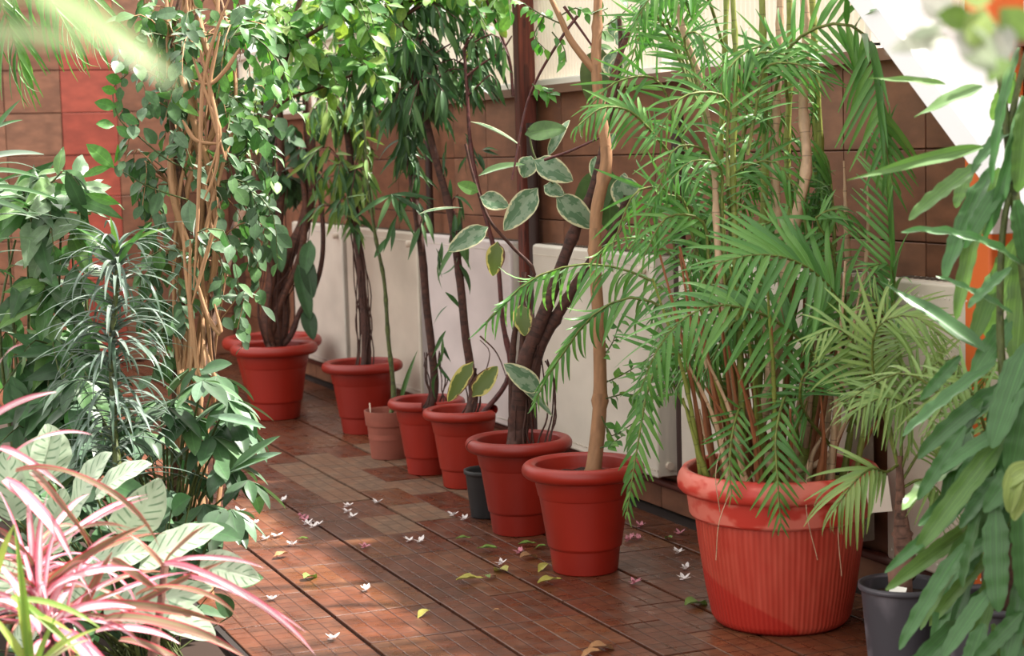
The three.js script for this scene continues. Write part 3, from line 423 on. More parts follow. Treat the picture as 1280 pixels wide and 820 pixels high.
// frond along world points; n pairs of leaflets
function frond(pl, pts, n, len, { mats, geos = lf, from = .25, ang = .95, grav = .35, normal = null, wid = 1, r, rad = .006, taper = .35, skew = 1 }) {
  const c = curveOf(pts), fr = pl.stem('frond', pts, [rad, rad * .8, rad * .3], M.rachis, 5, 16);
  for (let i = 0; i < n; i++) {
    const u = i / (n - 1 || 1), t = lerp(from, .995, u), p = c.getPointAt(t), tg = c.getTangentAt(t), nm = normal ? normal.clone() : facing(p, .55), side = new THREE.Vector3().crossVectors(nm, tg).normalize();
    const L = len * (taper + (1 - taper) * Math.sin(Math.PI * clamp(.18 + u * .78, 0, 1))), a = ang * (1 - .55 * u * u);
    for (const s of [-1, 1]) {
      const d = tg.clone().multiplyScalar(Math.cos(a)).addScaledVector(side, Math.sin(a) * s).addScaledVector(UP, -grav * (.7 + r() * .6)).add(rdir(r).multiplyScalar(.07)), ll = L * (.85 + r() * .3) * (s > 0 ? 1 : skew);
      pl.leaf(pick(r, geos), pick(r, mats), p, d, new THREE.Vector3().crossVectors(d, side).multiplyScalar(s).lerp(nm, .6), ll, wid * (.9 + r() * .3), 'leaflet', fr);
    }
  }
}
{ // G: the large palm
  const r = rng(400), d = depth(pos.G), pl = new Plant('areca_palm', 'large clumping palm with many canes and arching fronds', 'palm', pos.G.clone().setY(.44)), soilY = .45;
  const root = (a, q) => pos.G.clone().add(V(Math.cos(a) * q, soilY, Math.sin(a) * q));
  const canes = [ // pixel paths of the tall canes
    [M.paleCane, .017, [[1004, -30], [1008, 60], [1004, 130], [1008, 210], [992, 285], [978, 370], [962, 480], [950, 560]]], [M.paleCane, .015, [[976, -30], [974, 60], [972, 110], [968, 190], [973, 280], [978, 380], [968, 480], [965, 570]]], [M.caneGreen, .016, [[1050, -30], [1046, 60], [1042, 130], [1036, 240], [1030, 330], [1015, 450], [1005, 570]]], [M.paleCane, .011, [[838, -20], [858, 50], [872, 90], [884, 150], [893, 210], [896, 290], [905, 400], [915, 500], [928, 580]]], [M.caneGreen, .013, [[952, -20], [955, 100], [956, 220], [952, 330], [950, 440], [945, 570]]], [M.caneGreen, .013, [[1062, 60], [1056, 160], [1052, 260], [1042, 380], [1022, 480], [1012, 570]]], [M.paleCane, .009, [[1112, 220], [1095, 300], [1075, 380], [1050, 470], [1035, 570]]], [M.paleCane, .010, [[1085, 200], [1078, 290], [1062, 390], [1040, 480], [1026, 575]]], [M.caneGreen, .012, [[986, -30], [988, 80], [984, 200], [992, 330], [985, 450], [978, 570]]], [M.caneGreen, .01, [[915, -20], [920, 90], [916, 200], [920, 330], [925, 450], [930, 575]]], [M.caneGreen, .01, [[908, 0], [905, 100], [900, 210], [905, 330], [908, 450], [915, 575]]]];
  canes.forEach(([m, w, s], i) => { const P = path(s, d + ((i % 3) - 1) * .12).reverse(), a = root(i * 2.4, .06 + .15 * r()); P.unshift(a); pl.stem('cane', P, [w * 1.25, w * 1.05, w, w * .95, w * .85, s[0][1] > 0 ? w * .25 : w * .8], m, 8, 44, 11); });
  for (let i = 0; i < 70; i++) { const a = r() * 6.28, q = Math.sqrt(r()) * .255, b = root(a, q), h = .18 + r() * .6, l = (r() - .5) * .5; pl.stem('cane', [b, b.clone().add(V(Math.cos(a) * .03 + l * .1, h * .5, Math.sin(a) * .05)), b.clone().add(V(Math.cos(a) * .08 + l * .28, h, Math.sin(a) * .12 + (r() - .5) * .1))], [.008 + r() * .006, .006, .003], pick(r, [M.caneBrown, M.caneBrown, M.paleCane, M.caneGreen]), 5, 8, 4); }
  const F = (s, n, len, o = {}, dd = 0) => frond(pl, path(s, d + dd), n, len, { mats: palmG, r, ...o });
  // the arching fronds seen singly
  F([[1075, 520, -.05], [1068, 430, -.12], [1045, 370, -.22], [1010, 335, -.34], [972, 320, -.42], [930, 320, -.48], [890, 332, -.52]], 22, .27, { mats: palmG, wid: 1.15, from: .3, grav: .1, ang: 1.0 });
  F([[1064, 520], [1062, 440, -.05], [1040, 360, -.1], [1024, 335, -.15]], 12, .16, { mats: palmG, from: .35, ang: 1.1, wid: 1.3 });
  F([[1072, 532, -.1], [1030, 460, -.2], [985, 412, -.28], [940, 388, -.34], [890, 382, -.38], [850, 402, -.4], [820, 440, -.4], [800, 490, -.4]], 26, .26, { mats: palmG, from: .2, grav: .25, wid: 1.05 });
  F([[1040, 560, -.1], [1000, 500, -.3], [1010, 462, -.35], [1050, 455, -.35], [1085, 475, -.35]], 20, .18, { mats: palmG, from: .35, grav: .4 });
  F([[1000, 560, -.1], [985, 490, -.28], [970, 540, -.36], [972, 600, -.40], [976, 655, -.41]], 14, .14, { mats: palmG, from: .42, grav: .08, ang: .9, wid: 1.5, normal: TOCAM(pos.G) });
  F([[930, 560, -.1], [925, 510, -.25], [915, 545, -.34], [912, 590, -.36], [915, 618, -.37]], 12, .11, { mats: palmG, from: .4, grav: .1, ang: .9, wid: 1.5, normal: TOCAM(pos.G) });
  F([[890, 560, 0], [860, 450, -.1], [835, 440, -.12], [812, 480, -.14], [800, 540, -.15], [790, 600, -.16], [784, 640, -.16]], 18, .13, { mats: palmG, from: .42, grav: .2, ang: .75, wid: 1.5, normal: TOCAM(pos.G) });
  F([[900, 560, .1], [870, 420, .2], [835, 365, .3], [790, 340, .35], [740, 330, .38], [700, 335, .4], [660, 352, .4], [632, 378, .4], [608, 402, .4]], 28, .2, { mats: palmG, from: .35, grav: .75, ang: .8, wid: 1.4 });
  F([[905, 560, .1], [870, 440, .2], [830, 385, .28], [785, 372, .3], [740, 395, .32], [705, 440, .34], [680, 478, .34], [668, 505, .34]], 24, .16, { mats: palmG, from: .35, grav: .7, ang: .7, wid: 1.4 });
  F([[905, 540, .05], [880, 400, .1], [850, 330, .12], [810, 300, .14], [770, 300, .16], [740, 325, .16]], 20, .17, { mats: palmG, from: .35, grav: .6, ang: .8, wid: 1.2 });
  F([[968, 120, -.1], [985, 62, -.2], [1020, 35, -.28], [1058, 30, -.33], [1085, 48, -.36], [1096, 95, -.38], [1103, 150, -.39], [1110, 200, -.4], [1116, 232, -.4]], 26, .24, { mats: palmG, from: .15, grav: .12, ang: .95, wid: 1.15, normal: TOCAM(at(1050, 100, 5)).add(V(0, .3, 0)).normalize() });
  F([[985, 130, -.05], [975, 70, -.1], [950, 58, -.14], [920, 75, -.18], [900, 105, -.2]], 18, .18, { mats: palmG, from: .2, grav: .3, ang: .8 });
  F([[1130, 420, -.2], [1137, 345, -.22], [1142, 285, -.22], [1152, 220, -.22], [1166, 150, -.22]], 22, .2, { mats: palmG, from: .15, grav: -.12, ang: .85, normal: TOCAM(pos.G) });
  F([[1050, 420, -.1], [1040, 310, -.15], [1020, 272, -.2], [1050, 262, -.2], [1080, 290, -.2]], 14, .14, { mats: palmG, from: .4, grav: .4, wid: 1.3 });
  F([[1060, 540, -.1], [1090, 440, -.2], [1120, 370, -.25], [1110, 330, -.28], [1085, 335, -.3]], 14, .17, { mats: palmG, from: .35, grav: .0, wid: 1.3 });
  F([[850, 210], [815, 165, -.1], [785, 138, -.15], [752, 135, -.2], [722, 158, -.22]], 16, .13, { mats: palmG, from: .3, grav: .35, ang: .85, wid: 1.5 });
  F([[905, 60], [880, -10, -.1], [850, -25, -.2], [815, -5, -.25], [795, 25, -.26]], 18, .14, { mats: palmG, from: .3, grav: .45, ang: .9, wid: 1.5 });
  // crown behind: drooping fronds from the upper canes, dense dark leaflets inside the clump
  for (let i = 0; i < 16; i++) {
    const x = lerp(815, 965, (i * .618) % 1), y = lerp(0, 300, (i * .41) % 1), s = r() < .6 ? -1 : 1, dx = s * (30 + r() * 60), dd = (r() - .4) * .5;
    F([[lerp(x, 912, .5), y + 110, dd], [lerp(x, 912, .25), y + 50, dd], [x, y, dd - .03], [x + dx * .6, y - 25 + r() * 30, dd - .08], [x + dx, y + 15 + r() * 50, dd - .1]], 13, .17, { mats: palmG, from: .2, grav: .12, ang: .85, wid: 1.1, normal: TOCAM(at(x, y, d)).add(V((r() - .5) * .8, r() * .8, (r() - .5) * .8)).normalize() });
  }
  for (let i = 0; i < 16; i++) { const x = lerp(830, 1090, (i * .618) % 1), y = lerp(250, 470, r()), dx = (r() - .5) * 160, dd = (r() - .3) * .4; F([[lerp(x, 960, .4), y + 130, dd], [x, y + 30, dd], [x + dx * .4, y - 10, dd - .05], [x + dx, y + 60, dd - .1]], 16, .16, { mats: palmG, from: .3, grav: .35, ang: .8, wid: 1.3 }); }
  for (let i = 0; i < 5; i++) { const x = lerp(960, 1130, (i * .618) % 1), y = lerp(40, 260, r()), dx = (r() - .5) * 120, dd = .05 + r() * .25; F([[x + 10, y + 90, dd], [x, y, dd], [x + dx * .5, y - 20, dd], [x + dx, y + 60, dd]], 15, .15, { mats: palmG, from: .3, grav: .4, ang: .8, wid: 1.2 }); }
  for (const [x, y, x2, y2] of [[1010, 575, 1022, 700], [920, 600, 895, 700], [1060, 590, 1052, 720], [905, 545, 900, 640]]) pl.stem('dry_strand', [at(x, y, d - .33), at((x + x2) / 2 - 8, (y + y2) / 2, d - .36), at(x2, y2, d - .34)], [.0016], M.paleCane, 4, 10);
  pl.finish();
}
{ // H: young palm with a swollen base
  const r = rng(420), d = depth(pos.H), pl = new Plant('young_palm', 'young palm with swollen reddish stem base and yellow-green fronds', 'palm', pos.H.clone().setY(.18));
  const b = pos.H.clone().setY(.18); pl.stem('stem', [b, b.clone().setY(.26), ...path([[1132, 715], [1128, 670], [1126, 640], [1125, 600], [1124, 570]], d)], [.036, .036, .032, .026, .017, .012, .01], bark(0xa87a68), 10, 40, 6);
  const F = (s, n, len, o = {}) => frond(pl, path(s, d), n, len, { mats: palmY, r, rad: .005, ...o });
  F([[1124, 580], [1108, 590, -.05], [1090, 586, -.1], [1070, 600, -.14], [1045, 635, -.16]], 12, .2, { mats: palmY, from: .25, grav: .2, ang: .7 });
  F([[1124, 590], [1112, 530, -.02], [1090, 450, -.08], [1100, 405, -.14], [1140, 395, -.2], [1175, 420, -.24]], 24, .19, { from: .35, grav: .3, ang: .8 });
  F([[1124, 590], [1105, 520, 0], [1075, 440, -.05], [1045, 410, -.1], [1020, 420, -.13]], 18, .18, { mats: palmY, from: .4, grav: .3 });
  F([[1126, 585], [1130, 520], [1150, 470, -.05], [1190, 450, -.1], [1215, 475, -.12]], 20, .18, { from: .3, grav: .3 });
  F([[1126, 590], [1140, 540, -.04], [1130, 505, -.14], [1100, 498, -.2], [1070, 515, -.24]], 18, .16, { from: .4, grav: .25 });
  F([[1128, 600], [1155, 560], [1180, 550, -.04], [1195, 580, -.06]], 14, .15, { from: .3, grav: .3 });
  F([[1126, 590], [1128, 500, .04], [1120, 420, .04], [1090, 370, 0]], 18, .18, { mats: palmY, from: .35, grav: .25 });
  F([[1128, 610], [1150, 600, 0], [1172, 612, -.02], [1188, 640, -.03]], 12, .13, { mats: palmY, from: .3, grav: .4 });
  pl.finish();
}
{ // H2: stump with a few straps
  const r = rng(430), d = depth(pos.H2), pl = new Plant('young_palm', 'short fibrous stump sprouting thin fronds in dirty grey pot', 'palm', pos.H2.clone().setY(.2)), b = pos.H2.clone().setY(.2);
  pl.stem('stem', [b, b.clone().add(V(0, .12, 0)), b.clone().add(V(.02, .3, 0))], [.05, .045, .02], bark(0x6a4334), 9, 12, 5);
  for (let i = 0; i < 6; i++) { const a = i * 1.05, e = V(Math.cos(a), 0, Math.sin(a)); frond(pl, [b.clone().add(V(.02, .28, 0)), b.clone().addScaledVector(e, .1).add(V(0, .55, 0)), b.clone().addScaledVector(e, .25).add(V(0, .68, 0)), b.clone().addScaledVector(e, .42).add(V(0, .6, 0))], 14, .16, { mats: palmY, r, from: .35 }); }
  pl.finish();
}
// ---------------------------------------------------------------- plants of the planting bed
{ // vine-clad trunk: pale twisted stems under small leaves
  const D = 6.35, base = onGround(246, 742), r = rng(500), pl = new Plant('climbing_vine', 'tall column of pale twisted vine stems covered in small leaves', 'vine', base.clone().setY(0));
  const hub = []; for (let i = 0; i < 15; i++) {
    const x = 240 + (r() - .4) * 46, ph = r() * 6, w = .004 + r() * .009, P = [base.clone().add(V((r() - .5) * .12, -.05, (r() - .5) * .12))];
    for (let k = 0; k < 9; k++) { const y = 690 - k * 92, sp = y > 380 ? .45 : 1; P.push(at(x + Math.sin(ph + k * 1.3) * 16 * sp + (r() - .5) * 18 * sp + (y < 150 ? (r() - .4) * 45 : 0), y, D + Math.sin(ph * 2 + k) * .06 + (r() - .5) * .08)); }
    pl.stem('vine_stem', P, [w * 1.3, w, w, w * .8], i % 4 === 3 ? M.vineDark : M.vineBark, 6, 44); if (i % 3 === 0) hub.push(...P.slice(3));
  }
  for (const s of [[[250, 60], [262, 110], [272, 160], [270, 210], [255, 250]], [[244, 345], [262, 400], [276, 418], [268, 380]], [[236, 330], [240, 420], [250, 470], [262, 490]], [[255, 430], [268, 470], [280, 500], [272, 540]], [[275, 40], [262, 120], [282, 200]], [[232, -10], [240, 60], [262, 130], [275, 165], [258, 230]], [[238, 300], [237, 370], [240, 440], [236, 480]], [[228, 280], [232, 340], [240, 400], [246, 480], [240, 600]], [[272, 270], [252, 340], [240, 380]], [[290, -10], [270, 40], [255, 100], [250, 200], [246, 300], [242, 360]], [[300, 60], [280, 90], [262, 105], [240, 100]], [[228, 150], [245, 175], [275, 180]]]) pl.stem('vine_stem', path(s, D - .3), [.003, .008, .008, .007, .003], M.vineBark, 5, 24);
  const vm = [0x3f7438, 0x4d8642, 0x376634, 0x5c9446, 0x6f9a72].map((c) => leafMat(c, { map: veinTex, through: .48 })), vb = [...G.fresh, vm[0], vm[1]];
  const o = { geos: [...ovals, fig[0]], len: [.04, .08], out: .8, down: .4, face: .38 };
  const tw = (n, box, mats, dd, len, lv = 13) => { for (let i = 0; i < n; i++) { const x = lerp(box[0], box[2], r()), y = lerp(box[1], box[3], r()), e = at(x, y, D + dd + (r() - .5) * .5), s = hub.reduce((b, q) => (q.distanceTo(e) < b.distanceTo(e) ? q : b)), q = [s, s.clone().lerp(e, .5).add(V((r() - .5) * .1, .05, (r() - .5) * .1)), e, e.clone().add(V((r() - .5) * .1, -.12 - r() * .1, (r() - .5) * .1))]; pl.stem('tendril', q, [.003, .0015], r() < .4 ? M.vineBark : M.greenStem, 4, 8); leavesAlong(pl, q, lv, { ...o, mats, r, len: len ?? o.len, from: .15 }); } };
  tw(9, [215, 20, 285, 330], vm, -.25); tw(14, [145, 20, 250, 200], vm, 0); tw(12, [175, 190, 225, 380], vm, 0); tw(11, [285, 100, 340, 300], vm, .05); tw(8, [250, 250, 330, 370], vm, 0); tw(13, [170, -20, 330, 60], vb, 0); tw(18, [270, 0, 350, 200], vb, .1); tw(5, [190, 330, 230, 440], vm, 0);
  // sprig of bright leaves reaching left, with larger leaves below
  const br = G.fresh; for (const [x0, y0, x1, y1, w] of [[160, 92, 148, 78, 14], [152, 102, 132, 96, 14], [146, 115, 127, 110, 12], [146, 134, 118, 128, 15], [152, 143, 174, 155, 13], [143, 157, 120, 155, 14], [145, 158, 168, 172, 13], [143, 210, 108, 180, 20], [140, 208, 102, 222, 12], [143, 205, 147, 180, 8], [150, 255, 108, 242, 13], [222, 128, 248, 112, 10], [212, 125, 250, 146, 12], [230, 122, 195, 118, 10]]) { const p = at(x0, y0, D - .15); pl.span(ovals[0], pick(r, br), p, at(x1, y1, D - .18), px(w, D), facing(p, .75, r)); }
  const sp = path([[245, 215], [210, 200], [175, 172], [150, 150], [142, 110], [160, 92]], D - .12); pl.stem('tendril', sp, [.003, .002], M.greenStem, 4); const sp2 = path([[235, 250], [190, 235], [165, 222], [143, 208]], D - .12); pl.stem('tendril', sp2, [.003, .002], M.greenStem, 4);
  for (const [x0, y0, x1, y1, w] of [[236, 250, 240, 290, 22], [232, 20, 240, 60, 18], [222, 15, 195, 20, 16], [275, 165, 285, 185, 14], [195, 180, 180, 160, 16], [218, 165, 235, 185, 15], [200, 240, 190, 270, 16]]) { const p = at(x0, y0, D - .2); pl.span(big[0], pick(r, vm), p, at(x1, y1, D - .22), px(w, D), facing(p, .8, r)); }
  pl.finish();
}
{ // bright leafy crowns along the top: shrub with hanging twigs behind the vine
  const r = rng(510), base = onGround(210, 690), pl = new Plant('leafy_shrub', 'tall leafy shrub with green crown partly painted as backlit above the fig pots', 'shrub', base.clone().setY(-.03)), D = 8.0, bright = [0xa8cc48, 0x90c444].map((c) => leafMat(c, { map: veinTex, through: .58 }));  // bright: yellower leaf tones that paint in the backlight
  const t = [base.clone().setY(-.05), at(235, 560, depth(base) + .1), at(270, 380, 7.4), at(320, 200, 7.7), at(360, 60, D), at(390, -60, D)]; pl.stem('trunk', t, [.03, .026, .02, .016, .012], M.vineDark, 8, 30, 8);
  const b1 = [t[4], at(430, 20, D), at(520, 0, D + .2), at(600, -30, D + .3)], b2 = [t[3], at(350, 130, D), at(400, 110, D + .1), at(450, 90, D + .1)]; pl.stem('branch', b1, [.012, .008, .006], M.vineDark, 6); pl.stem('branch', b2, [.01, .006], M.vineDark, 6);
  crown(pl, [...t.slice(3), ...b1, ...b2], 64, [300, -30, 490, 130], D, .5, { geos: [...fig, ...ovals], mats: [...G.fresh, ...bright], len: [.06, .12], out: .8, down: .4 }, M.greenStem, r, { leaves: 11 });
  crown(pl, b1, 44, [470, -30, 650, 70], D + .2, .4, { geos: [...fig, ...ovals], mats: [...G.fresh, ...bright], len: [.05, .1], out: .8, down: .4 }, M.greenStem, r, { leaves: 11 });
  pl.finish();
}
{ // narrow-leaved dracaena: rosettes of thin arching grey-green leaves
  const r = rng(520), D = 5.6, base = onGround(150, 815), pl = new Plant('narrow_leaf_dracaena', 'dracaena with many thin arching grey-green leaves', 'plant', base.clone().setY(-.03));
  const s = [base.clone().setY(-.05), at(150, 640, D - .1), at(142, 520, D), at(140, 430, D), at(146, 350, D), at(147, 308, D)]; pl.stem('stem', s, [.014, .013, .012, .011, .01, .006], M.greenStem, 7, 36, 14);
  const g = [1.1, 1.6, 2.1].map((d) => leafGeo({ p: 'strap', w: .027, droop: d, pow: .9, fold: .4, seg: 10, cols: 1 })), m = [0x6d8676, 0x7b9484, 0x577562, 0x46684c, 0x8aa092].map((c) => leafMat(c, { map: strapTex, through: .3 }));
  const c = curveOf(s); for (let i = 0; i < 260; i++) { const t = lerp(.42, 1, Math.pow(r(), .8)), p = c.getPointAt(t), a = i * 2.4, e = V(Math.cos(a), .55 + t * .5 * r() + (t > .96 ? .8 : 0), Math.sin(a)); pl.leaf(pick(r, g), pick(r, m), p, e, UP, lerp(.16, .30, r()), .9 + r() * .4); }
  for (const [x0, y0, x1, y1, w] of [[146, 320, 138, 272, 8], [150, 330, 190, 278, 8], [150, 315, 212, 285, 7], [145, 320, 95, 285, 6]]) pl.span(g[0], pick(r, G.fresh), at(x0, y0, D), at(x1, y1, D - .05), px(w, D), facing(s[5], .6));
  pl.finish();
}
{ // leafy shrubs by the end of the bed, at the picture's edge
  const r = rng(530), D = 6.6, base = onGround(40, 765), pl = new Plant('broad_leaf_shrub', 'shrub with glossy pointed leaves beside the thin-leaved dracaena', 'shrub', base.clone().setY(-.03)), tops = [];
  for (let i = 0; i < 7; i++) { const x = 0 + i * 18, P = [base.clone().add(V((r() - .5) * .2, -.05, (r() - .5) * .2)), at(lerp(40, x, .5), 600, D), at(x, 450 - r() * 60, D + (r() - .5) * .3), at(x + (r() - .5) * 40, 300 - r() * 40, D + (r() - .5) * .4)]; pl.stem('stem', P, [.012, .009, .006, .004], M.greenStem, 6, 18); tops.push(...P.slice(1)); }
  const m = [0x4c8a40, 0x60a04e, 0x40743a, 0x8cb088, 0x78ac54].map((c) => leafMat(c, { map: veinTex, through: .4, coat: .8, coatRough: .3, bump: veinBump }));
  const gg = [.5, .9].map((d) => leafGeo({ p: 'lance', w: .17, droop: d, fold: .3, seg: 8, stalk: .06, wave: .02, cols: 2 }));
  crown(pl, tops, 30, [-10, 215, 115, 480], D, .35, { geos: gg, mats: m, len: [.13, .24], out: .9, down: .25, face: .5 }, M.greenStem, r, { leaves: 6 });
  crown(pl, tops, 20, [-10, 470, 140, 640], D - .2, .3, { geos: gg, mats: G.figDark, len: [.13, .24], out: .9, down: .4, face: .6 }, M.greenStem, r, { leaves: 7 });
  pl.finish();
}
{ // strap-leaved plant at the edge
  const r = rng(535), D = 6.0, base = onGround(-35, 790), pl = new Plant('strap_leaf_plant', 'plant with long glossy striped strap leaves in front of end wall', 'plant', base.clone().setY(-.03)), s = [base.clone().setY(-.05), at(-35, 500, D), at(-30, 300, D), at(-25, 180, D)]; pl.stem('stem', s, [.02, .017, .014, .01], M.greenStem, 7, 20, 10);
  const g = [.6, 1.1].map((d) => leafGeo({ p: 'strap', w: .055, droop: d, fold: .35, seg: 10 })), m = [0x4f8a3e, 0x3f7436, 0x9ab39a].map((c) => leafMat(c, { map: strapTex, through: .45, coat: .9, coatRough: .25 }));
  const c = curveOf(s); for (let i = 0; i < 34; i++) { const p = c.getPointAt(lerp(.6, 1, r())), a = i * 2.4; pl.leaf(pick(r, g), pick(r, m), p, V(Math.cos(a), .3 + r() * .5, Math.sin(a)), UP, lerp(.2, .3, r())); }
  for (const [x0, y0, x1, y1, w] of [[-20, 200, 55, 193, 12], [-20, 170, 28, 150, 9], [-20, 215, 50, 222, 10], [-22, 235, 74, 250, 9], [-20, 190, 25, 125, 10], [-20, 250, 40, 270, 10]]) pl.span(g[0], pick(r, m), at(x0, y0, D - .1), at(x1, y1, D - .15), px(w, D), facing(s[3], .5));
  pl.finish();
}
{ // pinnate shrub at the foot of the vine: fans of oblong leaflets over the path
  const r = rng(540), D = 5.9, base = onGround(215, 770), pl = new Plant('umbrella_shrub', 'low shrub with fans of oblong dark green leaves leaning over path', 'shrub', base.clone().setY(-.03)), g = [.3, .7].map((d) => leafGeo({ p: 'oval', w: .19, droop: d, fold: .22, seg: 8, stalk: .08 }));
  const m = [0x3f7040, 0x4e824a, 0x376238, 0x78a084, 0x5e9052].map((c) => leafMat(c, { map: veinTex, through: .3, coat: .7, coatRough: .32 }));
  const fans = [[200, 500, 8], [235, 520, 8], [270, 470, 7], [215, 560, 8], [285, 500, 7], [300, 540, 8], [265, 545, 8], [180, 540, 7], [240, 590, 8], [285, 580, 8], [205, 610, 7], [310, 600, 6], [255, 630, 7], [285, 640, 6], [150, 500, 7], [120, 540, 7], [170, 590, 7], [240, 460, 6], [100, 500, 6]]; for (let i = 0; i < 20; i++) fans.push([lerp(60, 310, r()), lerp(450, 680, r()), 7]);
  for (const [x, y, n] of fans) {
    const c0 = at(x, y, D + (r() - .5) * .45), P = [base.clone().add(V((r() - .5) * .1, 0, (r() - .5) * .1)), base.clone().lerp(c0, .5).add(V(0, .12, 0)), c0]; pl.stem('stem', P, [.008, .005, .003], M.greenStem, 5, 12);
    const ax = c0.clone().sub(base).setY(.05).normalize(); for (let i = 0; i < n; i++) { const a = (i / (n - 1) - .5) * 4.4, e = V(ax.x * Math.cos(a) - ax.z * Math.sin(a), -.15 - r() * .55, ax.x * Math.sin(a) + ax.z * Math.cos(a)); pl.leaf(pick(r, g), pick(r, m), c0, e, UP, lerp(.11, .18, r())); }
  }
  for (const [x0, y0, x1, y1, w] of [[288, 588, 350, 545, 14], [288, 590, 352, 566, 14], [288, 592, 335, 572, 10], [286, 592, 262, 608, 20], [270, 575, 285, 600, 18], [262, 520, 332, 535, 14], [250, 465, 290, 455, 22], [225, 492, 246, 460, 12]]) { const p = at(x0, y0, D - .3); pl.span(g[0], pick(r, m), p, at(x1, y1, D - .34), px(w, D), facing(p, .5)); }
  pl.finish();
}
{ // calathea: broad pale leaves with dark feather stripes
  const r = rng(550), D = 5.1, base = onGround(190, 830), pl = new Plant('striped_calathea', 'broad pale green leaves with dark feathered stripes behind pink cordyline', 'plant', base.clone().setY(-.03)), g = [.3, .6].map((d) => leafGeo({ p: 'broad', w: .25, droop: d, fold: .14, seg: 14, wave: .012, freq: 22, cols: 3 })), m = [leafMat(0xffffff, { map: calatheaTex, through: .3, coat: .4, bump: veinBump }), leafMat(0xdfe8dc, { map: calatheaTex, through: .3, coat: .4, bump: veinBump })];
  for (const [x0, y0, x1, y1, w, dd] of [[92, 645, 140, 566, 62, 0], [150, 668, 200, 598, 58, -.02], [175, 705, 280, 660, 50, -.1], [60, 600, 58, 530, 60, .1], [20, 610, 75, 540, 50, .12], [20, 650, 10, 560, 50, .1], [130, 765, 265, 735, 46, -.1], [250, 705, 325, 725, 40, -.15], [110, 700, 190, 690, 45, -.05], [60, 690, 80, 610, 44, .05], [195, 760, 270, 800, 40, -.1], [20, 760, 5, 700, 50, -.1], [20, 800, 60, 760, 40, 0], [120, 620, 190, 580, 42, .15], [70, 740, 140, 715, 44, .0]]) {
    const p0 = at(x0, y0, D + dd), p1 = at(x1, y1, D + dd - .05); pl.stem('stalk', [base.clone().add(V((r() - .5) * .2, 0, (r() - .5) * .15)), p0.clone().lerp(base, .4).add(V(0, .05, 0)), p0], [.005, .004], M.greenStem, 5, 10); pl.span(pick(r, g), pick(r, m), p0, p1, px(w * 1.15, D), facing(p0, .65, r));
  }
  const g2 = leafGeo({ p: 'oval', w: .26, droop: .5, fold: .2, seg: 8, stalk: .05 }); for (let i = 0; i < 90; i++) { const p = at(lerp(-10, 290, r()), lerp(600, 830, r()), D + .15 + r() * .3); pl.stem('stalk', [base.clone().add(V((r() - .5) * .3, 0, (r() - .5) * .2)), p.clone().lerp(base, .4), p], [.003, .002], M.greenStem, 4, 6); pl.leaf(g2, pick(r, G.figDark), p, V(r() - .3, .1 - r() * .4, r() - .5), facing(p, .5, r), lerp(.1, .17, r())); }
  pl.finish();
}
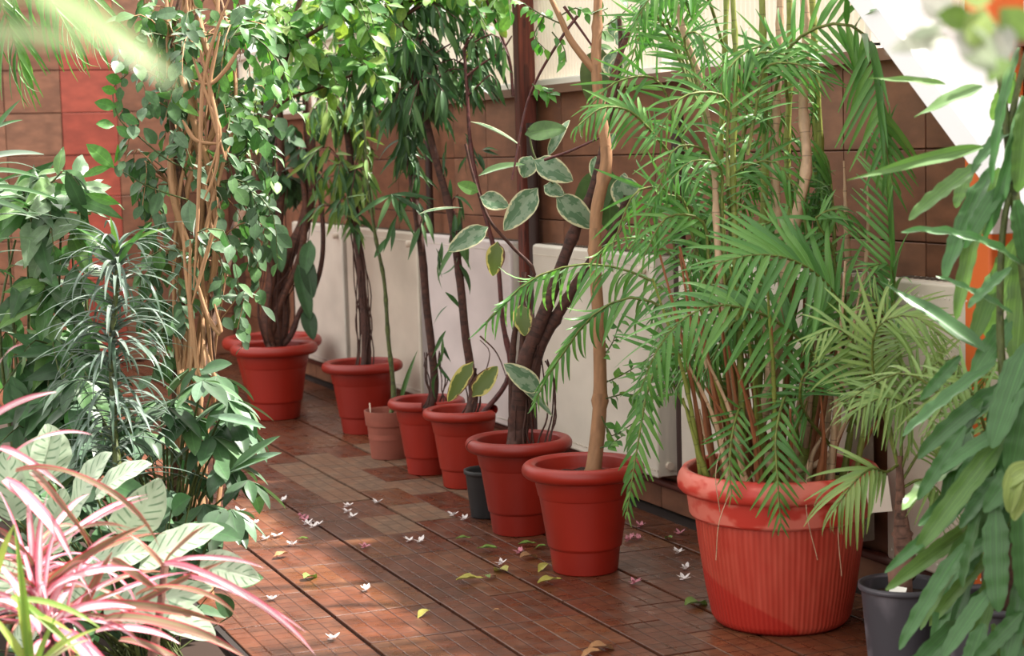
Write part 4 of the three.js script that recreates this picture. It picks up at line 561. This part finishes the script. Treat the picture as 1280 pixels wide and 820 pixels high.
{ // pink cordyline
  const r = rng(560), D = 4.2, base = at(70, 880, 4.3), pl = new Plant('pink_cordyline', 'cordyline with arching pink, white and bronze strap leaves', 'plant', base.clone().setY(-.05));
  const g = [.5, 1.0, 1.5, 2.0].map((d) => leafGeo({ p: 'strap', w: .048, droop: d, fold: .35, seg: 14, twist: .3, wave: .008, freq: 9, cols: 2 })), pk = [0xffffff, 0xfff2f4, 0xf2cdd6].map((c) => leafMat(c, { map: cordyTex, through: .35, coat: .6 })), bz = [0xffffff, 0xe8d8d0].map((c) => leafMat(c, { map: cordyTex2, through: .35, coat: .6 }));
  const cr = [at(60, 790, D), at(40, 700, D + .1), at(195, 715, D + .1)];
  pl.stem('stem', [base.clone().setY(-.05), at(65, 850, D), cr[0], cr[1]], [.02, .016, .014, .012], M.redStem, 8, 20, 8); pl.stem('stem', [base.clone().add(V(.05, 0, -.1)).setY(-.05), at(188, 830, D + .1), at(200, 760, D + .1), at(206, 704, D + .1)], [.013, .012, .011, .009], bark(0xb98a78), 7, 24, 9);
  for (const [x0, y0, x1, y1, w, m, dd, gi] of [[10, 575, 117, 544, 15, pk, 0, 1], [40, 590, 115, 680, 14, bz, 0, 3], [20, 590, 200, 685, 14, bz, -.1, 2], [0, 560, 80, 610, 16, pk, 0, 1], [5, 600, 90, 700, 30, pk, -.1, 1], [60, 790, 60, 615, 26, pk, 0, 0], [60, 780, 75, 650, 34, pk, -.05, 0], [55, 790, 145, 665, 22, pk, -.05, 1], [60, 740, 175, 713, 24, pk, -.08, 1], [60, 730, 185, 655, 18, bz, -.03, 2], [50, 800, 0, 615, 18, pk, .05, 0], [110, 760, 280, 782, 22, bz, -.1, 2], [120, 790, 225, 805, 22, pk, -.15, 1], [150, 770, 285, 700, 14, bz, .05, 1], [206, 706, 330, 710, 12, pk, 0, 1], [206, 706, 395, 820, 15, pk, -.05, 2], [230, 720, 382, 790, 10, pk, .02, 2], [204, 710, 145, 660, 12, bz, .05, 1], [206, 706, 262, 655, 13, bz, .05, 0], [130, 775, 310, 825, 26, bz, -.15, 1], [80, 790, 150, 850, 26, pk, -.2, 1], [70, 790, 120, 830, 34, pk, -.25, 1], [80, 770, 170, 760, 22, pk, -.15, 2], [40, 790, -10, 700, 30, pk, -.2, 1], [50, 790, -10, 750, 34, pk, -.25, 2], [60, 795, 90, 760, 20, pk, -.1, 1], [85, 775, 115, 680, 22, pk, .0, 0], [100, 770, 140, 690, 20, bz, .0, 0], [170, 745, 300, 775, 14, bz, -.05, 2], [140, 700, 200, 740, 20, bz, -.02, 2], [-5, 470, 28, 430, 14, pk, .1, 1], [-10, 525, 70, 490, 15, pk, .1, 2], [150, 800, 250, 850, 20, bz, -.1, 1], [60, 800, 20, 850, 26, pk, -.2, 1]]) { const p0 = at(x0, y0, D + dd), p1 = at(x1, y1, D + dd - .03 + (r() - .5) * .1); pl.span(g[gi], pick(r, m), p0, p1, px(w * .62, D), facing(p0, .45, r)); }
  for (let i = 0; i < 70; i++) { const c0 = cr[i % 2].clone().lerp(cr[0], r()), a = i * 2.4; pl.leaf(pick(r, g), pick(r, i % 5 < 3 ? pk : bz), c0, V(Math.cos(a), .5 + r() * .8, Math.sin(a)), UP, lerp(.22, .38, r()), .5); }
  pl.finish();
}
{ // spider plant with yellow-green straps in front of it
  const r = rng(565), D = 3.9, base = at(40, 900, 3.9), pl = new Plant('spider_plant', 'yellow-green striped strap leaves in front of pink cordyline', 'plant', base.clone().setY(-.05)), g = [.5, 1.1].map((d) => leafGeo({ p: 'strap', w: .04, droop: d, fold: .4, seg: 12 })), m = [0xb9d257, 0xdfe8a8, 0x8fba40].map((c) => leafMat(c, { map: strapTex, through: .45 })); pl.stem('stem', [base.clone().setY(-.05), base.clone().setY(.3), at(40, 850, D)], [.012, .01], M.greenStem, 6, 8);
  for (const [x0, y0, x1, y1, w, gi] of [[-5, 720, 18, 655, 11, 0], [15, 745, 100, 820, 12, 0], [20, 760, 90, 790, 9, 0], [25, 750, 125, 785, 10, 1], [40, 850, 20, 740, 10, 0], [40, 850, -20, 760, 12, 1], [40, 850, 110, 800, 10, 1], [40, 850, 70, 770, 10, 0]]) { const p0 = at(x0, y0, D); if (y0 < 840) pl.span(g[gi], pick(r, m), at(40, 850, D), at(x1, y1, D - .05), px(w, D), facing(p0, .5)); pl.span(g[gi], pick(r, m), p0, at(x1, y1, D - .02), px(w, D), facing(p0, .5)); }
  pl.finish();
}
{ // palm whose fronds hang into the upper corner
  const r = rng(570), D = 7.0, base = onGround(-60, 740), pl = new Plant('fan_palm', 'palm with thin drooping leaflets hanging beside the end wall', 'palm', base.clone().setY(-.03)); const tp = at(-60, -40, D);
  pl.stem('stem', [base.clone().setY(-.05), at(-62, 400, D), tp], [.05, .045, .04], M.brownBark, 9, 30, 16);
  const F = (s, n, len, o = {}) => frond(pl, [tp, ...path(s, D)], n, len, { mats: palmG, r, ang: .8, grav: .5, ...o });
  F([[-10, -70], [30, -40, -.1], [70, 10, -.15], [95, 60, -.2]], 15, .3, { from: .3 }); F([[-20, -40], [0, 0, -.1], [20, 60, -.15], [30, 100, -.15]], 13, .28, { from: .3 }); F([[0, -80], [60, -60], [110, 0, -.1], [125, 60, -.12]], 14, .25, { from: .35 });
  pl.finish();
}
// ---------------------------------------------------------------- plants close to the camera
{ // leaf cactus with flat wavy straps
  const r = rng(600), D = 4.3, base = at(1300, 1000, D), pl = new Plant('leaf_cactus', 'large plant with flat wavy-edged green strap stems beside orange column', 'plant', base.clone().setY(0));
  const g = [.2, .6, 1.0].map((d) => leafGeo({ p: 'cactus', w: .11, droop: d, fold: .35, seg: 22, wave: .012, freq: 30, cols: 2 })), gl = [.15, .6].map((d) => leafGeo({ p: 'lance', w: .14, droop: d, fold: .25, seg: 12, wave: .012, cols: 2 }));
  const dk = [0x4c8a3e, 0x58964a, 0x468238].map((c) => leafMat(c, { map: strapTex, through: .35, coat: .8, coatRough: .32 })), br = [0x6c9e42, 0x7aaa4c].map((c) => leafMat(c, { map: strapTex, through: .42, coat: .7 })), gy = dk, wh = dk;
  const stems = [[[1285, 60], [1270, 120], [1262, 170], [1270, 260], [1290, 420]], [[1240, 30], [1255, 130], [1262, 190], [1275, 300]], [[1290, 180], [1260, 250], [1250, 400], [1262, 560], [1280, 760]]]; stems.forEach((s) => pl.stem('stem', [...path(s, D).reverse()], [.014, .012, .009, .007], M.greenStem, 7, 24)); pl.stem('stem', [base.clone().setY(.0), at(1296, 900, D), at(1288, 700, D), at(1290, 420, D)], [.03, .026, .02, .014], M.greenStem, 8, 24);
  for (const [x0, y0, x1, y1, w, m, gi, dd] of [
    [1228, 108, 1143, 147, 30, br, 3, 0], [1228, 184, 1058, 226, 20, br, 3, -.1], [1182, 106, 1086, 98, 13, br, 3, 0], [1226, 205, 1136, 275, 28, br, 0, 0], [1275, 60, 1240, 230, 16, dk, 1, -.1], [1278, 120, 1230, 300, 22, gy, 1, 0], [1268, 90, 1240, 150, 24, br, 1, .05], [1256, 70, 1262, 130, 26, br, 0, 0],
    [1240, 210, 1180, 350, 34, gy, 0, .05], [1230, 240, 1195, 400, 26, br, 0, .1], [1255, 230, 1205, 310, 26, gy, 1, 0], [1275, 332, 1126, 290, 17, wh, 2, -.05], [1265, 392, 1170, 345, 12, wh, 0, -.05], [1264, 335, 1210, 385, 22, gy, 0, -.08], [1232, 440, 1100, 352, 30, dk, 3, 0], [1270, 300, 1232, 420, 40, br, 0, .08], [1285, 300, 1270, 460, 46, br, 0, .05], [1250, 330, 1215, 430, 30, br, 0, .12], [1200, 445, 1150, 500, 20, dk, 0, .06], [1245, 455, 1128, 545, 26, dk, 0, 0], [1285, 430, 1240, 560, 46, gy, 0, -.05], [1290, 470, 1262, 600, 40, gy, 0, -.1],
    [1207, 533, 1147, 625, 24, dk, 0, 0], [1262, 535, 1175, 592, 24, dk, 1, -.04], [1258, 545, 1144, 692, 34, br, 1, 0], [1207, 630, 1106, 716, 20, dk, 0, .02], [1206, 680, 1124, 812, 26, dk, 0, 0], [1228, 630, 1203, 735, 24, gy, 0, .02], [1245, 632, 1248, 765, 40, dk, 0, -.05], [1240, 735, 1177, 825, 28, dk, 0, -.05], [1278, 765, 1215, 830, 26, gy, 0, -.05], [1278, 620, 1280, 750, 46, dk, 0, -.1], [1290, 690, 1255, 840, 36, dk, 0, 0], [1255, 590, 1200, 660, 28, dk, 0, .05], [1225, 560, 1185, 640, 24, gy, 0, .08], [1290, 560, 1230, 640, 36, dk, 1, -.02], [1270, 250, 1282, 330, 36, gy, 0, -.05], [1285, 120, 1272, 240, 40, br, 0, -.05], [1215, 205, 1195, 260, 24, br, 0, .08], [1250, 210, 1232, 300, 28, br, 0, .1], [1290, 800, 1240, 860, 40, dk, 0, 0], [1230, 780, 1205, 850, 30, dk, 0, .05], [1240, 780, 1265, 850, 24, br, 0, .05], [1262, 400, 1215, 470, 36, dk, 0, .05], [1275, 150, 1215, 215, 22, dk, 1, .03]]) {
    const p0 = at(x0, y0, D + dd), p1 = at(x1, y1, D + dd + (r() - .5) * .12), go = gi === 3 ? gl[0] : g[gi]; pl.span(go, pick(r, m), p0, p1, px(w * .85, D), facing(p0, .6, r), 'strap');
  }
  for (let i = 0; i < 34; i++) { const x0 = lerp(1205, 1300, r()), y0 = lerp(470, 780, r()), L = lerp(80, 170, r()), a = lerp(.05, .95, r()), p0 = at(x0, y0, D + .05 + r() * .35), p1 = at(x0 - L * Math.sin(a), y0 + L * Math.cos(a), D + .05 + r() * .35); pl.span(g[Math.floor(r() * 2)], pick(r, pick(r, [dk, dk, br, gy])), p0, p1, px(lerp(18, 30, r()), D), facing(p0, .6, r), 'strap'); }
  const young = leafMat(0xb4cc70, { map: strapTex, through: .45 }), curl = leafGeo({ p: 'oval', w: .3, droop: 2.0, fold: .6, seg: 12, wave: .03 }); for (const [x0, y0, x1, y1, w] of [[1290, 590, 1255, 612, 26], [1288, 605, 1268, 650, 24], [1275, 588, 1262, 640, 22]]) { const p0 = at(x0, y0, D - .2); pl.span(curl, young, p0, at(x1, y1, D - .22), px(w, D), facing(p0, .6), 'young_strap'); } pl.stem('stem', path([[1290, 640], [1288, 610], [1290, 590]], D - .2), [.005, .004], M.greenStem, 5);
  pl.finish();
}
{ // twig with round variegated leaves, out of focus
  const r = rng(610), D = 1.9, base = at(1330, 1500, D), pl = new Plant('variegated_shrub', 'blurred twig of round grey-green leaves with pale edges above cactus', 'shrub', base.clone().setY(0)), m = [0xd8e2d2, 0xe8ece0, 0xc4d4ba].map((c) => leafMat(c, { map: veinTex, through: .4 })), mg = [0x86b04a, 0xaac860].map((c) => leafMat(c, { map: veinTex, through: .5 }));
  const s = [base.clone(), at(1325, 800, D), at(1310, 300, D), at(1270, 60, D), at(1210, 15, D), at(1180, 0, D)]; pl.stem('stem', s, [.008, .006, .004, .002], M.greenStem, 6, 30);
  for (const [x0, y0, x1, y1, w, mm] of [[1190, 45, 1110, 65, 34, m], [1200, 30, 1245, 90, 44, m], [1190, 20, 1150, -10, 40, m], [1215, 25, 1170, 18, 34, mg], [1230, 10, 1215, 60, 40, mg], [1240, 30, 1262, 75, 40, m], [1250, 10, 1290, 50, 40, mg], [1240, 0, 1190, -20, 44, mg], [1210, 35, 1205, 70, 36, m], [1260, 60, 1235, 105, 30, mg], [1180, 30, 1140, 50, 24, m]]) { const p0 = at(x0, y0, D); pl.span(ovals[0], pick(r, mm), p0, at(x1, y1, D - .02), px(w, D), facing(p0, .75, r)); }
  pl.finish();
}
{ // leaf hanging right before the lens, far out of focus
  const r = rng(620), D = .85, base = at(-120, 1100, D), pl = new Plant('overhanging_plant', 'blurred arching leaf painted pale as if overexposed, in front of the vine column', 'plant', base.clone().setY(0)), g = [.25, .5].map((d) => leafGeo({ p: 'strap', w: .09, droop: d, fold: .2, seg: 14 })), m = [leafMat(0xb4d086, { map: strapTex, through: .5, coat: .9 }), leafMat(0xc0d898, { map: strapTex, through: .5, coat: .9 })];  // leaf colour lightened to paint in the overexposed sunlight
  pl.stem('stem', [base.clone(), at(-110, 400, D), at(-90, 40, D), at(-70, 10, D)], [.012, .009, .006], M.greenStem, 6, 20);
  pl.span(g[1], m[0], at(45, -15, D), at(222, 108, D), px(46, D), facing(at(100, 50, D), .55)); pl.span(g[0], m[1], at(-80, 40, D), at(125, 58, D), px(40, D), facing(at(50, 50, D), .5)); pl.span(g[1], m[0], at(-70, 20, D), at(60, -10, D), px(30, D), facing(at(50, 50, D), .5)); pl.stem('stalk', [at(-70, 10, D), at(-10, -45, D), at(45, -15, D)], [.004, .003], M.greenStem, 5, 10);
  pl.finish();
}
// ---------------------------------------------------------------- fallen flowers and leaves on the path
{
  const r = rng(700), fm = { white: std({ color: 0xf4ecec, roughness: .8, transmission: .25 }), pink: std({ color: 0xd48a9a, roughness: .8, transmission: .25 }) };
  const petal = leafGeo({ p: 'oval', w: .22, droop: -.3, fold: .2, seg: 5, cols: 1 });
  const flower = (x, y, c) => {
    const p = onGround(x, y, .002), t = top('fallen_flower', c === 'white' ? 'small white star-shaped fallen flower on the brown path tiles' : 'small pink star-shaped fallen flower on the brown path tiles', 'flower', p, 'fallen ' + c + ' flowers');
    for (let i = 0; i < 5; i++) { const a = i * 1.257 + r(), m = mesh('petal', petal, fm[c], t); m.position.y = .004; m.quaternion.copy(frame(V(Math.cos(a), .12 + r() * .5, Math.sin(a)), UP)); m.scale.setScalar(.026 + r() * .009); }
    mesh('flower_tube', tube([V(0, .004, 0), V(.006, .005, .006), V(.016 * (r() - .5), .004, .016)], [.0025, .0018], 5, 6), fm[c], t);
  };
  for (const [x, y] of [[354, 627], [384, 656], [392, 660], [398, 657], [331, 675], [346, 671], [365, 682], [435, 634], [434, 641], [440, 647], [472, 629], [512, 677], [526, 678], [567, 645], [581, 650], [416, 800], [341, 750], [848, 692], [858, 712], [855, 725], [458, 739], [300, 640], [320, 655], [627, 706]]) flower(x, y, 'white');
  for (const [x, y] of [[378, 648], [382, 652], [456, 685], [650, 692], [790, 673], [798, 675], [801, 659], [793, 730], [850, 668], [785, 677]]) flower(x, y, 'pink');
  const lg = [.2, .7].map((d) => leafGeo({ p: 'lance', w: .26, droop: d, fold: .5, seg: 8, wave: .03, stalk: .08 })), lm = { yellow: leafMat(0xc9bf58, { map: veinTex, through: .2, coat: .2 }), green: leafMat(0x7da03a, { map: veinTex, through: .2, coat: .2 }), brown: leafMat(0xc08a5c, { map: veinTex, through: .2, coat: .1 }) };
  const drop = (x, y, a, s, c) => { const p = onGround(x, y, .004), t = topMesh('fallen_leaf', lg[Math.floor(r() * 2)], lm[c], { yellow: 'curled yellow fallen leaf lying on the path', green: 'small green fallen leaf lying on the path', brown: 'dry light brown fallen leaf lying on the path' }[c], 'leaf', 'fallen ' + c + ' leaves'); t.position.copy(p).y = .012; t.quaternion.copy(frame(V(Math.cos(a), .12, Math.sin(a)), UP)); t.scale.setScalar(s); };
  for (const q of [[360, 694, 1, .08, 'brown'], [380, 726, 4, .09, 'green'], [386, 676, 2, .05, 'green'], [537, 766, 1, .07, 'yellow'], [570, 728, 5, .1, 'yellow'], [570, 676, 5, .06, 'green'], [622, 688, 2, .08, 'green'], [606, 722, 0, .05, 'green'], [612, 724, 4, .05, 'brown'], [634, 717, 3, .1, 'yellow'], [650, 700, 4.4, .1, 'brown'], [648, 683, 5, .07, 'green'], [672, 732, 4.6, .1, 'yellow'], [687, 708, 1, .08, 'yellow'], [683, 685, 2, .05, 'green'], [735, 815, 4.6, .11, 'brown'], [752, 817, 1.6, .08, 'brown'], [856, 760, 4.4, .12, 'green'], [840, 675, 3, .05, 'green'], [625, 765, 2, .03, 'brown']]) drop(...q);
}
renderer.render(scene, camera);
